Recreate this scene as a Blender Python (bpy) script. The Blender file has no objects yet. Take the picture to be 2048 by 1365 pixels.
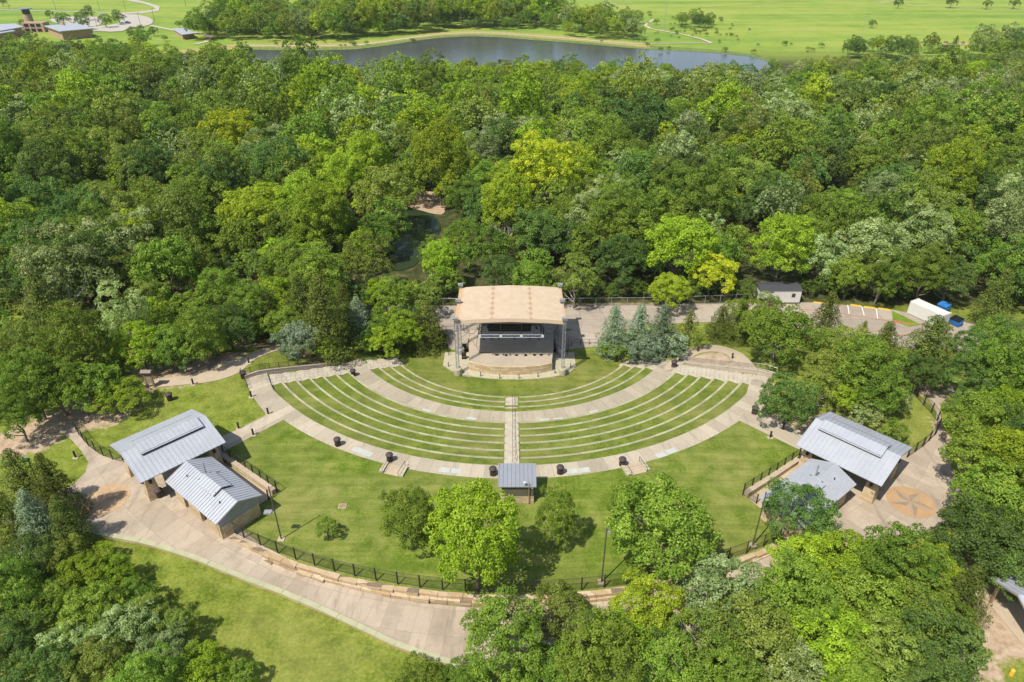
import bpy, bmesh, math, random
import numpy as np
from math import sin, cos, pi, radians, hypot, atan2, degrees
from mathutils import Vector, Matrix
random.seed(7); rng = np.random.default_rng(7)
SC = bpy.context.scene
COL = SC.collection
# ------------------------------------------------------------------ camera geometry (real drone: 60 m up, 31 deg down, 24 mm)
F, CH, TH = 1365.0, 60.0, radians(31); CT, ST = cos(TH), sin(TH)
CY = 115.3                       # centre of the amphitheatre's arcs
def sm(a, b, x):
    t = min(1.0, max(0.0, (x-a)/(b-a))); return t*t*(3-2*t)
def radial(r):
    if r < 24.3: return -5.9
    if r < 30.6: return -5.9+2.3*(r-24.3)/6.3
    if r < 33.9: return -3.6
    if r < 47.1: return -3.6+3.6*(r-33.9)/13.2
    return 0.0
def hgt(x, y):
    r = hypot(x, y-CY); a = degrees(atan2(abs(x), CY-y))
    z = -4.5*sm(88, 106, y)
    if r < 60 and y < 112:
        w = sm(60, 82, a); zr = radial(r)*(1-w)+z*w
        zr = zr*(1-sm(106, 112, y))+z*sm(106, 112, y)
        k = sm(50, 60, r); z = zr*(1-k)+z*k
    if r > 67.5 and y < 80: z -= 0.9*(1-sm(24, 36, abs(x)))*sm(67.5, 68.0, r)
    return z
def ray(px, py):
    x = (px-1024)/F; y = -(py-682.5)/F
    return (x, CT+y*ST, -ST+y*CT)
def Pz(px, py, z):
    d = ray(px, py); t = (z-CH)/d[2]; return (d[0]*t, d[1]*t)
def P(px, py, up=0.0):           # where the sight line meets the terrain (or a level 'up' above it)
    z = -2.0
    for i in range(40):
        x, y = Pz(px, py, z+up); z = 0.5*z+0.5*hgt(x, y)
    return (x, y)
def proj(x, y, z):
    zc = y*CT-(z-CH)*ST; yc = y*ST+(z-CH)*CT
    return (1024+F*x/zc, 682.5-F*yc/zc, zc)
# ------------------------------------------------------------------ scene helpers
def tag(o, label=None, cat=None, group=None, kind=None):
    if label: o['label'] = label
    if cat: o['category'] = cat
    if group: o['group'] = group
    if kind: o['kind'] = kind
    return o
def thing(name, label, cat, loc=(0, 0, 0), group=None, rz=0):
    o = bpy.data.objects.new(name, None); COL.objects.link(o); o.empty_display_size = 0.2
    o.location = loc; o.rotation_euler = (0, 0, rz)
    return tag(o, label, cat, group)
def copy_tree(o, parent=None):
    c = o.copy(); COL.objects.link(c)
    if parent is not None: c.parent = parent
    for ch in o.children: copy_tree(ch, c)
    return c
class MB:
    def __init__(s): s.v = []; s.f = []
    def add(s, vs, fs):
        n = len(s.v); s.v += [tuple(v) for v in vs]; s.f += [tuple(i+n for i in f) for f in fs]; return s
    def box(s, c, d, rz=0, M=None):          # centre, full size
        x, y, z = d[0]/2, d[1]/2, d[2]/2
        vs = [(-x,-y,-z),(x,-y,-z),(x,y,-z),(-x,y,-z),(-x,-y,z),(x,-y,z),(x,y,z),(-x,y,z)]
        R = Matrix.Rotation(rz, 3, 'Z') if M is None else M
        vs = [R @ Vector(v)+Vector(c) for v in vs]
        return s.add(vs, [(0,3,2,1),(4,5,6,7),(0,1,5,4),(1,2,6,5),(2,3,7,6),(3,0,4,7)])
    def cbox(s, c, d, ch, rz=0):             # box with chamfered top edge, standing on c
        x, y = d[0]/2, d[1]/2; R = Matrix.Rotation(rz, 3, 'Z')
        vs = []
        for z, k in ((0, 0), (d[2]-ch, 0), (d[2], ch)):
            vs += [(-x+k,-y+k,z),(x-k,-y+k,z),(x-k,y-k,z),(-x+k,y-k,z)]
        fs = [(0,3,2,1),(8,9,10,11)]
        for j in (0, 4):
            for i in range(4): fs.append((j+i, j+(i+1)%4, j+4+(i+1)%4, j+4+i))
        return s.add([R @ Vector(v)+Vector(c) for v in vs], fs)
    def frustum(s, c, d0, d1, h, rz=0):
        R = Matrix.Rotation(rz, 3, 'Z'); vs = []
        for (dx, dy), z in ((d0, 0), (d1, h)):
            x, y = dx/2, dy/2; vs += [(-x,-y,z),(x,-y,z),(x,y,z),(-x,y,z)]
        return s.add([R @ Vector(v)+Vector(c) for v in vs], [(0,3,2,1),(4,5,6,7),(0,1,5,4),(1,2,6,5),(2,3,7,6),(3,0,4,7)])
    def tube(s, p0, p1, r0, r1=None, n=6, cap=True):
        r1 = r0 if r1 is None else r1; p0, p1 = Vector(p0), Vector(p1); d = (p1-p0)
        if d.length < 1e-6: return s
        q = d.to_track_quat('Z', 'Y'); vs = []
        for p, r in ((p0, r0), (p1, r1)):
            for i in range(n):
                a = 2*pi*i/n; vs.append(q @ Vector((cos(a)*r, sin(a)*r, 0))+p)
        fs = [(i, (i+1)%n, n+(i+1)%n, n+i) for i in range(n)]
        if cap: fs += [tuple(range(n-1, -1, -1)), tuple(range(n, 2*n))]
        return s.add(vs, fs)
    def path(s, pts, r, n=5):
        for a, b in zip(pts, pts[1:]): s.tube(a, b, r, n=n)
        return s
    def lathe(s, c, prof, n=12, cap=True):
        vs = []; c = Vector(c)
        for r, z in prof:
            for i in range(n):
                a = 2*pi*(i+.5)/n; vs.append(c+Vector((cos(a)*r, sin(a)*r, z)))
        fs = []
        for k in range(len(prof)-1):
            for i in range(n): fs.append((k*n+i, k*n+(i+1)%n, (k+1)*n+(i+1)%n, (k+1)*n+i))
        if cap: fs += [tuple(range(n-1, -1, -1)), tuple(range((len(prof)-1)*n, len(prof)*n))]
        return s.add(vs, fs)
    def slab(s, poly, z0, z1):               # vertical prism of a simple polygon; z may be callables
        n = len(poly); g = (lambda z: z if callable(z) else (lambda x, y: z)); a, b = g(z0), g(z1)
        vs = [(x, y, a(x, y)) for x, y in poly]+[(x, y, b(x, y)) for x, y in poly]
        return s.add(vs, [tuple(range(n-1, -1, -1)), tuple(range(n, 2*n))]+[(i, (i+1)%n, n+(i+1)%n, n+i) for i in range(n)])
    def quad(s, *p): return s.add(p, [tuple(range(len(p)))])
    def build(s, name, mat, parent=None, smooth=False):
        me = bpy.data.meshes.new(name)
        off = Vector((0, 0, 0)); R = Matrix.Identity(3)
        p = parent; chain = []
        while p is not None: chain.append(p); p = p.parent
        if chain:
            root = chain[-1]; off = Vector(root.location); R = Matrix.Rotation(-root.rotation_euler.z, 3, 'Z')
            for q in chain[:-1]: assert Vector(q.location).length == 0
        me.from_pydata([tuple(R @ (Vector(v)-off)) for v in s.v], [], s.f)
        bm = bmesh.new(); bm.from_mesh(me); bmesh.ops.recalc_face_normals(bm, faces=bm.faces); bm.to_mesh(me); bm.free()
        me.materials.append(mat); o = bpy.data.objects.new(name, me); COL.objects.link(o)
        if parent is not None: o.parent = parent
        if smooth:
            for f in me.polygons: f.use_smooth = True
        return o
def raw(name, verts, faces, mat, smooth=False):
    me = bpy.data.meshes.new(name); me.from_pydata(verts, [], faces); me.materials.append(mat)
    o = bpy.data.objects.new(name, me); COL.objects.link(o)
    if smooth:
        for f in me.polygons: f.use_smooth = True
    return o
def structure(o): o['kind'] = 'structure'; return o
# ------------------------------------------------------------------ materials
class NT:
    def __init__(s, name):
        s.m = bpy.data.materials.new(name); s.m.use_nodes = True; s.t = s.m.node_tree; s.n = s.t.nodes
        s.b = s.n['Principled BSDF']; s.out = s.n['Material Output']; s._co = None
    def node(s, ty, **k):
        n = s.n.new(ty)
        for a, v in k.items(): setattr(n, a, v)
        return n
    def link(s, a, b): s.t.links.new(a, b)
    def co(s):
        if s._co is None: s._co = s.node('ShaderNodeTexCoord').outputs['Object']
        return s._co
    def geo(s): return s.node('ShaderNodeNewGeometry').outputs['Position']
    def noise(s, scale, detail=4, rough=.55, co=None):
        n = s.node('ShaderNodeTexNoise'); n.inputs['Scale'].default_value = scale; n.inputs['Detail'].default_value = detail
        n.inputs['Roughness'].default_value = rough; s.link(co or s.co(), n.inputs['Vector']); return n.outputs['Fac']
    def ramp(s, fac, stops):
        r = s.node('ShaderNodeValToRGB'); e = r.color_ramp.elements
        while len(e) < len(stops): e.new(0.5)
        for i, (p, c) in enumerate(stops): e[i].position = p; e[i].color = (*c, 1) if len(c) == 3 else c
        s.link(fac, r.inputs[0]); return r.outputs[0]
    def mix(s, fac, a, b, mode='MIX'):
        m = s.node('ShaderNodeMix', data_type='RGBA', blend_type=mode)
        for sock, v in ((m.inputs[0], fac), (m.inputs[6], a), (m.inputs[7], b)):
            if hasattr(v, 'is_linked') or hasattr(v, 'links'): s.link(v, sock)
            else: sock.default_value = v if isinstance(v, (int, float)) else ((*v, 1) if len(v) == 3 else v)
        return m.outputs[2]
    def math(s, op, a, b=None, c=None):
        m = s.node('ShaderNodeMath', operation=op)
        for i, v in enumerate((a, b, c)):
            if v is None: continue
            if hasattr(v, 'links'): s.link(v, m.inputs[i])
            else: m.inputs[i].default_value = v
        return m.outputs[0]
    def bump(s, h, strength=.3, dist=.05):
        b = s.node('ShaderNodeBump'); b.inputs['Strength'].default_value = strength; b.inputs['Distance'].default_value = dist
        s.link(h, b.inputs['Height']); s.link(b.outputs[0], s.b.inputs['Normal'])
    def done(s, col, rough=.8, metal=0.0, spec=.3):
        if hasattr(col, 'links'): s.link(col, s.b.inputs['Base Color'])
        else: s.b.inputs['Base Color'].default_value = (*col, 1)
        s.b.inputs['Roughness'].default_value = rough; s.b.inputs['Metallic'].default_value = metal
        s.b.inputs['Specular IOR Level'].default_value = spec
        return s.m
def C(r, g, b):  # sRGB 0-255 -> linear
    f = lambda c: (c/255/12.92 if c/255 <= .04045 else ((c/255+.055)/1.055)**2.4)
    return (f(r), f(g), f(b))
def sc(c, k): return tuple(min(1, x*k) for x in c)
def plain(name, col, rough=.6, metal=0, var=.25, scale=1.2, spec=.3, bump=0):
    t = NT(name); n = t.noise(scale, 6, .65); n2 = t.noise(scale*9, 3)
    n = t.math('ADD', t.math('MULTIPLY', n, .65), t.math('MULTIPLY', n2, .35))
    c = t.ramp(n, [(.3, sc(col, 1-var)), (.55, col), (.75, sc(col, 1+var*.6))])
    if bump: t.bump(n2, bump, .03)
    return t.done(c, rough, metal, spec)
def grass(name, dark, mid, light, dry, amount=.5, fine=3.0, big=.06, streak=None):
    t = NT(name); co = t.geo()
    a = t.noise(big, 5, .6, co); b = t.noise(fine, 5, .75, co); c = t.noise(.45, 4, .6, co)
    v = t.math('ADD', t.math('MULTIPLY', b, .55), t.math('MULTIPLY', c, .45))
    col = t.ramp(v, [(.40, dark), (.5, mid), (.61, light)])
    d = t.ramp(t.math('ADD', t.math('MULTIPLY', a, .7), t.math('MULTIPLY', c, .3)), [(.44, (0, 0, 0)), (.64, (amount,)*3)])
    col = t.mix(d, col, dry)
    dk = t.noise(.17, 3, .5, co); col = t.mix(t.ramp(dk, [(.5, (0, 0, 0)), (.7, (.45,)*3)]), col, dark)
    mp = t.node('ShaderNodeMapping'); mp.inputs['Rotation'].default_value = (0, 0, .5); mp.inputs['Scale'].default_value = (.06, .9, 1); t.link(co, mp.inputs['Vector'])
    sk = t.noise(1.0, 4, .6, mp.outputs[0]); col = t.mix(t.ramp(sk, [(.42, (.35,)*3), (.55, (0, 0, 0))]), col, dark)
    t.bump(b, .6, .12)
    return t.done(col, .95, 0, .1)
def polar_concrete(name, col, ang_step, r_step, r_off=0, stain=.3, line=.035, var=.16):
    """concrete slabs jointed along rings and radii round the amphitheatre's centre"""
    t = NT(name); co = t.geo(); s = t.node('ShaderNodeSeparateXYZ'); t.link(co, s.inputs[0])
    y = t.math('SUBTRACT', CY, s.outputs[1]); a = t.math('ARCTAN2', s.outputs[0], y)
    r = t.math('SQRT', t.math('ADD', t.math('MULTIPLY', s.outputs[0], s.outputs[0]), t.math('MULTIPLY', y, y)))
    u = t.math('DIVIDE', a, ang_step); v = t.math('DIVIDE', t.math('SUBTRACT', r, r_off), r_step)
    fu, fv = t.math('FRACT', u), t.math('FRACT', v)
    du = t.math('MULTIPLY', t.math('MINIMUM', fu, t.math('SUBTRACT', 1, fu)), t.math('MULTIPLY', r, ang_step))
    dv = t.math('MULTIPLY', t.math('MINIMUM', fv, t.math('SUBTRACT', 1, fv)), r_step)
    ln = t.math('LESS_THAN', t.math('MINIMUM', du, dv), line)
    cm = t.node('ShaderNodeCombineXYZ'); t.link(t.math('FLOOR', u), cm.inputs[0]); t.link(t.math('FLOOR', v), cm.inputs[1])
    wn = t.node('ShaderNodeTexWhiteNoise', noise_dimensions='3D'); t.link(cm.outputs[0], wn.inputs['Vector'])
    base = t.ramp(wn.outputs['Value'], [(0, sc(col, 1-var)), (.6, col), (1, sc(col, 1+var*.5))])
    n = t.noise(.22, 6, .7, co); n2 = t.noise(3.5, 5, .7, co)
    base = t.mix(t.ramp(n, [(.48, (0, 0, 0)), (.75, (stain,)*3)]), base, sc((col[0]*1.0, col[1]*.92, col[2]*.85), .55))
    mp = t.node('ShaderNodeMapping'); mp.inputs['Rotation'].default_value = (0, 0, .8); mp.inputs['Scale'].default_value = (.9, .14, 1); t.link(co, mp.inputs['Vector'])
    n3 = t.noise(.9, 6, .72, mp.outputs[0]); base = t.mix(t.ramp(n3, [(.53, (0, 0, 0)), (.66, (stain*.75,)*3)]), base, sc((col[0]*.9, col[1]*.88, col[2]*.88), .55))
    base = t.mix(t.ramp(n2, [(.35, (.22,)*3), (.6, (0, 0, 0))]), base, sc(col, .6))
    base = t.mix(t.math('MULTIPLY', ln, .55), base, sc(col, .4))
    t.bump(n2, .15, .02)
    return t.done(base, .9, 0, .2)
def stone(name, col, sx=.9, sz=.35, mortar=.5):
    t = NT(name); co = t.geo(); s = t.node('ShaderNodeSeparateXYZ'); t.link(co, s.inputs[0])
    cm = t.node('ShaderNodeCombineXYZ'); t.link(t.math('ADD', s.outputs[0], t.math('MULTIPLY', s.outputs[1], .83)), cm.inputs[0]); t.link(t.math('ADD', s.outputs[2], t.math('MULTIPLY', s.outputs[1], .05)), cm.inputs[1])
    b = t.node('ShaderNodeTexBrick'); t.link(cm.outputs[0], b.inputs['Vector'])
    b.inputs['Scale'].default_value = 1; b.inputs['Brick Width'].default_value = sx; b.inputs['Row Height'].default_value = sz
    b.inputs['Mortar Size'].default_value = .018; b.inputs['Color1'].default_value = (*sc(col, 1.1), 1); b.inputs['Color2'].default_value = (*sc((col[0]*.95, col[1]*.82, col[2]*.66), .85), 1)
    b.inputs['Mortar'].default_value = (*sc(col, mortar), 1)
    n = t.noise(2.2, 6, .7, co); c = t.mix(t.ramp(n, [(.4, (.0,)*3), (.7, (.5,)*3)]), b.outputs[0], sc((col[0], col[1]*.8, col[2]*.6), .65))
    t.bump(n, .5, .06)
    return t.done(c, .9, 0, .2)
M = {}
M['lawn'] = grass('mown_lawn', (.078,.122,.012), (.142,.196,.023), (.222,.262,.046), (.265,.24,.08), .7)
M['terrace'] = grass('terrace_grass', (.085,.118,.016), (.142,.182,.026), (.21,.235,.042), (.24,.22,.072), .75, 3.5, .09)
M['rough'] = grass('rough_grass', (.10,.16,.016), (.18,.255,.028), (.26,.33,.05), (.28,.29,.075), .5, 2.0)
M['meadow'] = grass('far_meadow_grass', (0.145,0.255,0.030), (.23,.38,.05), (.30,.44,.065), (.36,.42,.09), .6, .35, .012)
M['bank'] = grass('dry_bank_grass', (0.187,0.204,0.051), (.36,.33,.11), (.46,.38,.15), (.44,.30,.13), .7, .5, .03)
M['reeds'] = grass('reed_fringe', (0.081,0.126,0.027), (.15,.21,.05), (.22,.27,.07), (.25,.25,.1), .5, .5, .03)
M['walk'] = polar_concrete('walkway_concrete', (0.457,0.390,0.286), radians(2.1), 20, 0, .5, .03, .2)
M['walk2'] = polar_concrete('mid_walkway_concrete', (0.415,0.357,0.257), radians(3.0), 20, 0, .4)
M['plaza'] = polar_concrete('plaza_concrete', (0.440,0.357,0.266), radians(1.35), 3.1, .7, .75, .02, .15)
M['road'] = polar_concrete('service_road_concrete', (0.382,0.320,0.249), radians(9), 4.5, 0, .5, .05)
M['path'] = plain('path_concrete', (0.448,0.357,0.249), .9, 0, .22, .5)
M['step'] = plain('pale_stair_concrete', (0.465,0.407,0.307), .9, 0, .25, .7)
M['pole'] = plain('weathered_bronze_pole', (.11,.095,.075), .6, .2, .2, 2)
M['farpath'] = plain('far_path_gravel', (0.515,0.440,0.315), .9, 0, .15, .2)
M['asphalt'] = plain('far_lot_concrete', (0.432,0.390,0.324), .9, 0, .15, .2)
M['sand'] = plain('bare_sandy_soil', (0.432,0.315,0.207), .95, 0, .3, .8, .1, .4)
M['curb'] = plain('pale_cast_stone', (0.415,0.403,0.249), .85, 0, .2, 1.0)
M['seat'] = polar_concrete('seat_wall_stone', (0.380,0.369,0.228), radians(2.4), 400, 200, .55, .03, .22)
M['stone'] = stone('tan_limestone_blocks', (0.564,0.465,0.315))
M['stone2'] = stone('rough_limestone_ledge', (0.515,0.415,0.282), 1.7, .28, .35)
M['cap'] = plain('weathered_stone_cap', (0.432,0.390,0.266), .9, 0, .3, 1.5)
M['stagecon'] = plain('stage_concrete', (0.415,0.344,0.257), .85, 0, .2, .35)
M['roof'] = plain('grey_standing_seam_metal', (0.440,0.451,0.474), .5, .2, .16, .5, .5)
M['roofd'] = plain('dull_grey_metal_roof', (0.284,0.302,0.332), .5, .25, .14, .6, .5)
M['dark'] = plain('dark_bronze_metal', (.045,.04,.036), .55, .2, .3, 2)
M['black'] = plain('black_metal', (.018,.018,.02), .5, .3, .3, 2)
M['binm'] = plain('brown_recycled_plastic', (.075,.055,.05), .6, 0, .3, 3)
M['alu'] = plain('aluminium_truss', (.42,.42,.47), .35, .6, .15, 2, .5)
M['galv'] = plain('galvanised_steel', (.42,.42,.42), .5, .5, .2, 3)
M['canopy'] = plain('tan_canopy_fabric', (.50,.375,.25), .8, 0, .06, .25)
M['canopyd'] = plain('rust_stain_fabric', (.60,.40,.22), .85, 0, .3, 2)
M['siding'] = plain('dark_olive_siding', (.16,.14,.10), .6, .1, .2, 1)
M['white'] = plain('white_painted_steel', (0.647,0.631,0.581), .6, 0, .1, .5)
M['offwhite'] = plain('off_white_siding', (0.598,0.573,0.515), .7, 0, .1, .5)
M['shaderoof'] = plain('shaded_roof_charcoal', (.06,.06,.065), .9, 0, .3, 2)  # dark tone paints in the tree shade lying on the trailer roof
M['glass'] = plain('dark_window_glass', (.03,.035,.04), .1, 0, .1, 1, .6)
M['blue'] = plain('blue_painted_steel', (.03,.17,.46), .5, 0, .25, 1.5)
M['yellow'] = plain('yellow_traffic_paint', (.75,.45,.05), .7, 0, .15, 2)
M['red'] = plain('faded_red_paint', (.50,.13,.08), .8, 0, .2, 1)
M['pwhite'] = plain('white_traffic_paint', (.78,.76,.72), .8, 0, .15, 1)
M['pad'] = plain('pale_blue_pad_paint', (0.448,0.465,0.407), .85, 0, .2, 1.2)
M['tan'] = plain('tan_stained_concrete', (0.432,0.274,0.141), .9, 0, .2, .7)
M['grey'] = plain('grey_stained_concrete', (.36,.27,.18), .9, 0, .15, 1)
M['brick'] = plain('pinkish_brick', (0.432,0.282,0.183), .9, 0, .2, .6)
M['wood'] = plain('weathered_timber', (.30,.20,.12), .8, 0, .3, 2)
M['bark'] = plain('grey_brown_bark', (.20,.165,.125), .95, 0, .35, 3)
M['barkp'] = plain('pale_grey_bark', (.42,.38,.32), .95, 0, .3, 3)
M['green'] = plain('green_painted_metal', (.05,.12,.06), .5, .2, .2, 2)
M['carw'] = plain('white_car_paint', (.75,.75,.75), .25, 0, .05, 1, .5)
M['carb'] = plain('navy_car_paint', (.03,.05,.10), .25, 0, .05, 1, .5)
M['cars'] = plain('silver_car_paint', (.45,.46,.48), .3, .4, .05, 1, .5)
M['tyre'] = plain('black_rubber', (.015,.015,.015), .9, 0, .1, 3)
def mesh_mat():                       # woven fence infill: open chain link, real holes in the sheet
    t = NT('dark_chain_link'); co = t.geo(); s = t.node('ShaderNodeSeparateXYZ'); t.link(co, s.inputs[0])
    tr = t.node('ShaderNodeBsdfTransparent'); mx = t.node('ShaderNodeMixShader'); mx.inputs[0].default_value = .26
    t.done((.03,.03,.028), .6)
    t.link(tr.outputs[0], mx.inputs[1]); t.link(t.b.outputs[0], mx.inputs[2]); t.link(mx.outputs[0], t.out.inputs[0]); return t.m
M['link'] = mesh_mat()
def water(name, deep, rough, scale, strength):
    t = NT(name); co = t.geo(); mp = t.node('ShaderNodeMapping'); mp.inputs['Scale'].default_value = (.35, 1, 1); t.link(co, mp.inputs['Vector'])
    n = t.noise(scale, 4, .6, mp.outputs[0]); big = t.noise(.02, 3, .5, mp.outputs[0])
    c = t.mix(big, deep, sc(deep, .6)); t.bump(n, strength, .2); m = t.done(c, rough, 0, .5); t.b.inputs['IOR'].default_value = 1.33; return m
M['lake'] = water('pond_water', (.095,.10,.10), .14, .8, .35)
M['creek'] = water('creek_water', (.035,.055,.022), .08, 1.5, .15)
def leafmat(name, lo, mid, hi, trans=.30):
    t = NT(name); at = t.node('ShaderNodeAttribute', attribute_name='tint'); oi = t.node('ShaderNodeObjectInfo')
    c = t.ramp(at.outputs['Fac'], [(0, lo), (.5, mid), (1, hi)])
    hs = t.node('ShaderNodeHueSaturation'); t.link(c, hs.inputs['Color'])
    t.link(t.math('MULTIPLY_ADD', oi.outputs['Random'], .026, .487), hs.inputs['Hue'])
    t.link(t.math('MULTIPLY_ADD', t.math('FRACT', t.math('MULTIPLY', oi.outputs['Random'], 7.3)), .5, .75), hs.inputs['Value'])
    d = t.node('ShaderNodeBsdfDiffuse'); tl = t.node('ShaderNodeBsdfTranslucent'); gl = t.node('ShaderNodeBsdfGlossy'); gl.inputs['Roughness'].default_value = .6
    gl.inputs['Color'].default_value = (.8,.85,.8,1)
    t.link(hs.outputs[0], d.inputs[0]); ht = t.mix(1.0, hs.outputs[0], (1.25, 1.2, .55), 'MULTIPLY'); t.link(ht, tl.inputs[0])
    m1 = t.node('ShaderNodeMixShader'); m1.inputs[0].default_value = trans; t.link(d.outputs[0], m1.inputs[1]); t.link(tl.outputs[0], m1.inputs[2])
    m2 = t.node('ShaderNodeMixShader'); m2.inputs[0].default_value = .012; t.link(m1.outputs[0], m2.inputs[1]); t.link(gl.outputs[0], m2.inputs[2])
    t.link(m2.outputs[0], t.out.inputs[0]); t.n.remove(t.b); return t.m
LM = dict(
  mid=leafmat('mid_green_leaves', (0.0938,0.1623,0.0168), (0.1814,0.2791,0.0286), (0.2814,0.3894,0.0519)),
  lime=leafmat('yellow_green_leaves', (0.1626,0.2466,0.0143), (0.2814,0.3959,0.0208), (0.4003,0.5062,0.0389)),
  dark=leafmat('dark_green_leaves', (0.0600,0.1103,0.0208), (0.1126,0.1882,0.0351), (0.1814,0.2791,0.0584)),
  olive=leafmat('olive_green_leaves', (0.1126,0.1584,0.0208), (0.2064,0.2699,0.0389), (0.3190,0.3829,0.0752)),
  silver=leafmat('silvery_green_leaves', (0.1313,0.1882,0.0454), (0.2689,0.3505,0.1103), (0.4753,0.5581,0.2466)),
  gold=leafmat('golden_green_leaves', (0.2251,0.3115,0.0143), (0.4128,0.5062,0.0208), (0.5754,0.6230,0.0416)),
  shrub=leafmat('shrub_leaves', (0.0530,0.0935,0.0143), (0.1113,0.1815,0.0242), (0.1908,0.2750,0.0440)),
  cedar=leafmat('cedar_needles', (0.0625,0.0882,0.0143), (0.1313,0.1687,0.0246), (0.2251,0.2596,0.0519), .2),
  blue=leafmat('blue_green_needles', (0.0876,0.1363,0.0649), (0.1814,0.2531,0.1363), (0.3252,0.4024,0.2596), .2))
# ------------------------------------------------------------------ ground
def in_poly(x, y, poly):
    c = False; n = len(poly); j = n-1
    for i in range(n):
        xi, yi = poly[i]; xj, yj = poly[j]
        if (yi > y) != (yj > y) and x < (xj-xi)*(y-yi)/(yj-yi)+xi: c = not c
        j = i
    return c
def chaikin(pts, k=2, closed=True):
    for _ in range(k):
        out = []; n = len(pts)
        for i in range(n if closed else n-1):
            a, b = pts[i], pts[(i+1) % n]
            out += [(a[0]*.75+b[0]*.25, a[1]*.75+b[1]*.25), (a[0]*.25+b[0]*.75, a[1]*.25+b[1]*.75)]
        if not closed: out = [pts[0]]+out+[pts[-1]]
        pts = out
    return pts
def lines(near0, near1, step, far):
    a = list(np.arange(near0, near1+.01, step)); d = step; v = near1
    while v < far: d = min(d*1.25, 80); v += d; a.append(v)
    return a
# sandy patches: image position of each blob -> its place on the ground
DIRT = [(50,880,75,35,1),(120,845,80,22,.9),(200,820,75,40,1),(270,770,60,22,.9),(350,745,90,18,1),(430,722,60,14,.9),(520,690,50,12,.8),(640,720,30,10,.8),(1415,722,60,16,1),(1470,735,30,14,.9),(1560,848,45,22,1),(1640,850,60,25,.7),
        (1985,1250,90,70,1),(1950,1330,60,60,.7),(2040,1190,60,60,.9),(1960,1210,40,50,.9),(205,1108,22,12,1),(1912,900,14,60,1),(1890,800,16,26,.9),(780,622,130,9,.9),(1300,612,220,6,.9),
        (690,612,60,14,.8),(960,700,40,30,.5),(900,712,30,8,.8),(640,705,40,14,.9),(1840,790,24,30,.5),(1550,1100,60,20,.7),(1260,1160,60,12,.6),(980,1204,60,10,.9),(1960,660,50,20,.7),(20,960,20,14,.3),(1060,700,60,20,.4)]
DW = []
for cx, cy, rx, ry, w in DIRT:
    a = P(cx, cy); b = P(cx+rx, cy); c = P(cx, cy-ry)
    DW.append((a[0], a[1], max(.6, abs(b[0]-a[0])), max(.6, abs(c[1]-a[1])), w))
def far_edge(x):     # where the woods end and the open meadow begins
    return 392+25*math.sin(x*.011)+ (30 if x < -150 else 0)
gx = [-v for v in reversed(lines(125, 125, 1, 4200))][:-1]+list(np.arange(-125, 125.01, 1))+lines(125, 125, 1, 4200)[1:]
gy = [-900, -400, -160, -60, -20, 0]+lines(8, 135, 1, 6500)
nx, ny = len(gx), len(gy); gv = []; gd = []; gm = []; gf = []
for y in gy:
    for x in gx:
        r = hypot(x, y-CY); a = degrees(atan2(abs(x), CY-y)); z = hgt(x, y)
        if 49.9 < r < 68.5 and a < 46 and y < 100: z -= .35+(.9 if r > 66.8 else 0)*(1-sm(24, 36, abs(x)))*(1-sm(67.5, 68.0, r))
        off = abs(x)*cos(radians(53))+(y-CY)*sin(radians(53)); al = abs(x)*sin(radians(53))-(y-CY)*cos(radians(53))
        if r < 49.2 and off < 3.0 and (al > 23.4 or r < 25) and y < 106 and r > 24.4: z -= .9
        elif r < 25 and y < 106: z -= .25
        if abs(x) < 9 and 98 < y < 110.6: z = -6.6
        gv.append((x, y, z))
        d = 0
        if y < 300:
            for cx, cy, rx, ry, w in DW:
                q = ((x-cx)/rx)**2+((y-cy)/ry)**2
                if q < 4: d = max(d, w*math.exp(-q*.9))
        gd.append(d)
        fe = far_edge(x); mw = sm(fe-10, fe+15, y); gm.append(mw)
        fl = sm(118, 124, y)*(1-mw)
        if y < 40: fl = max(fl, sm(-28, -40, x)*0)
        gf.append(fl)
gfaces = [(j*nx+i, j*nx+i+1, (j+1)*nx+i+1, (j+1)*nx+i) for j in range(ny-1) for i in range(nx-1)]
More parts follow.
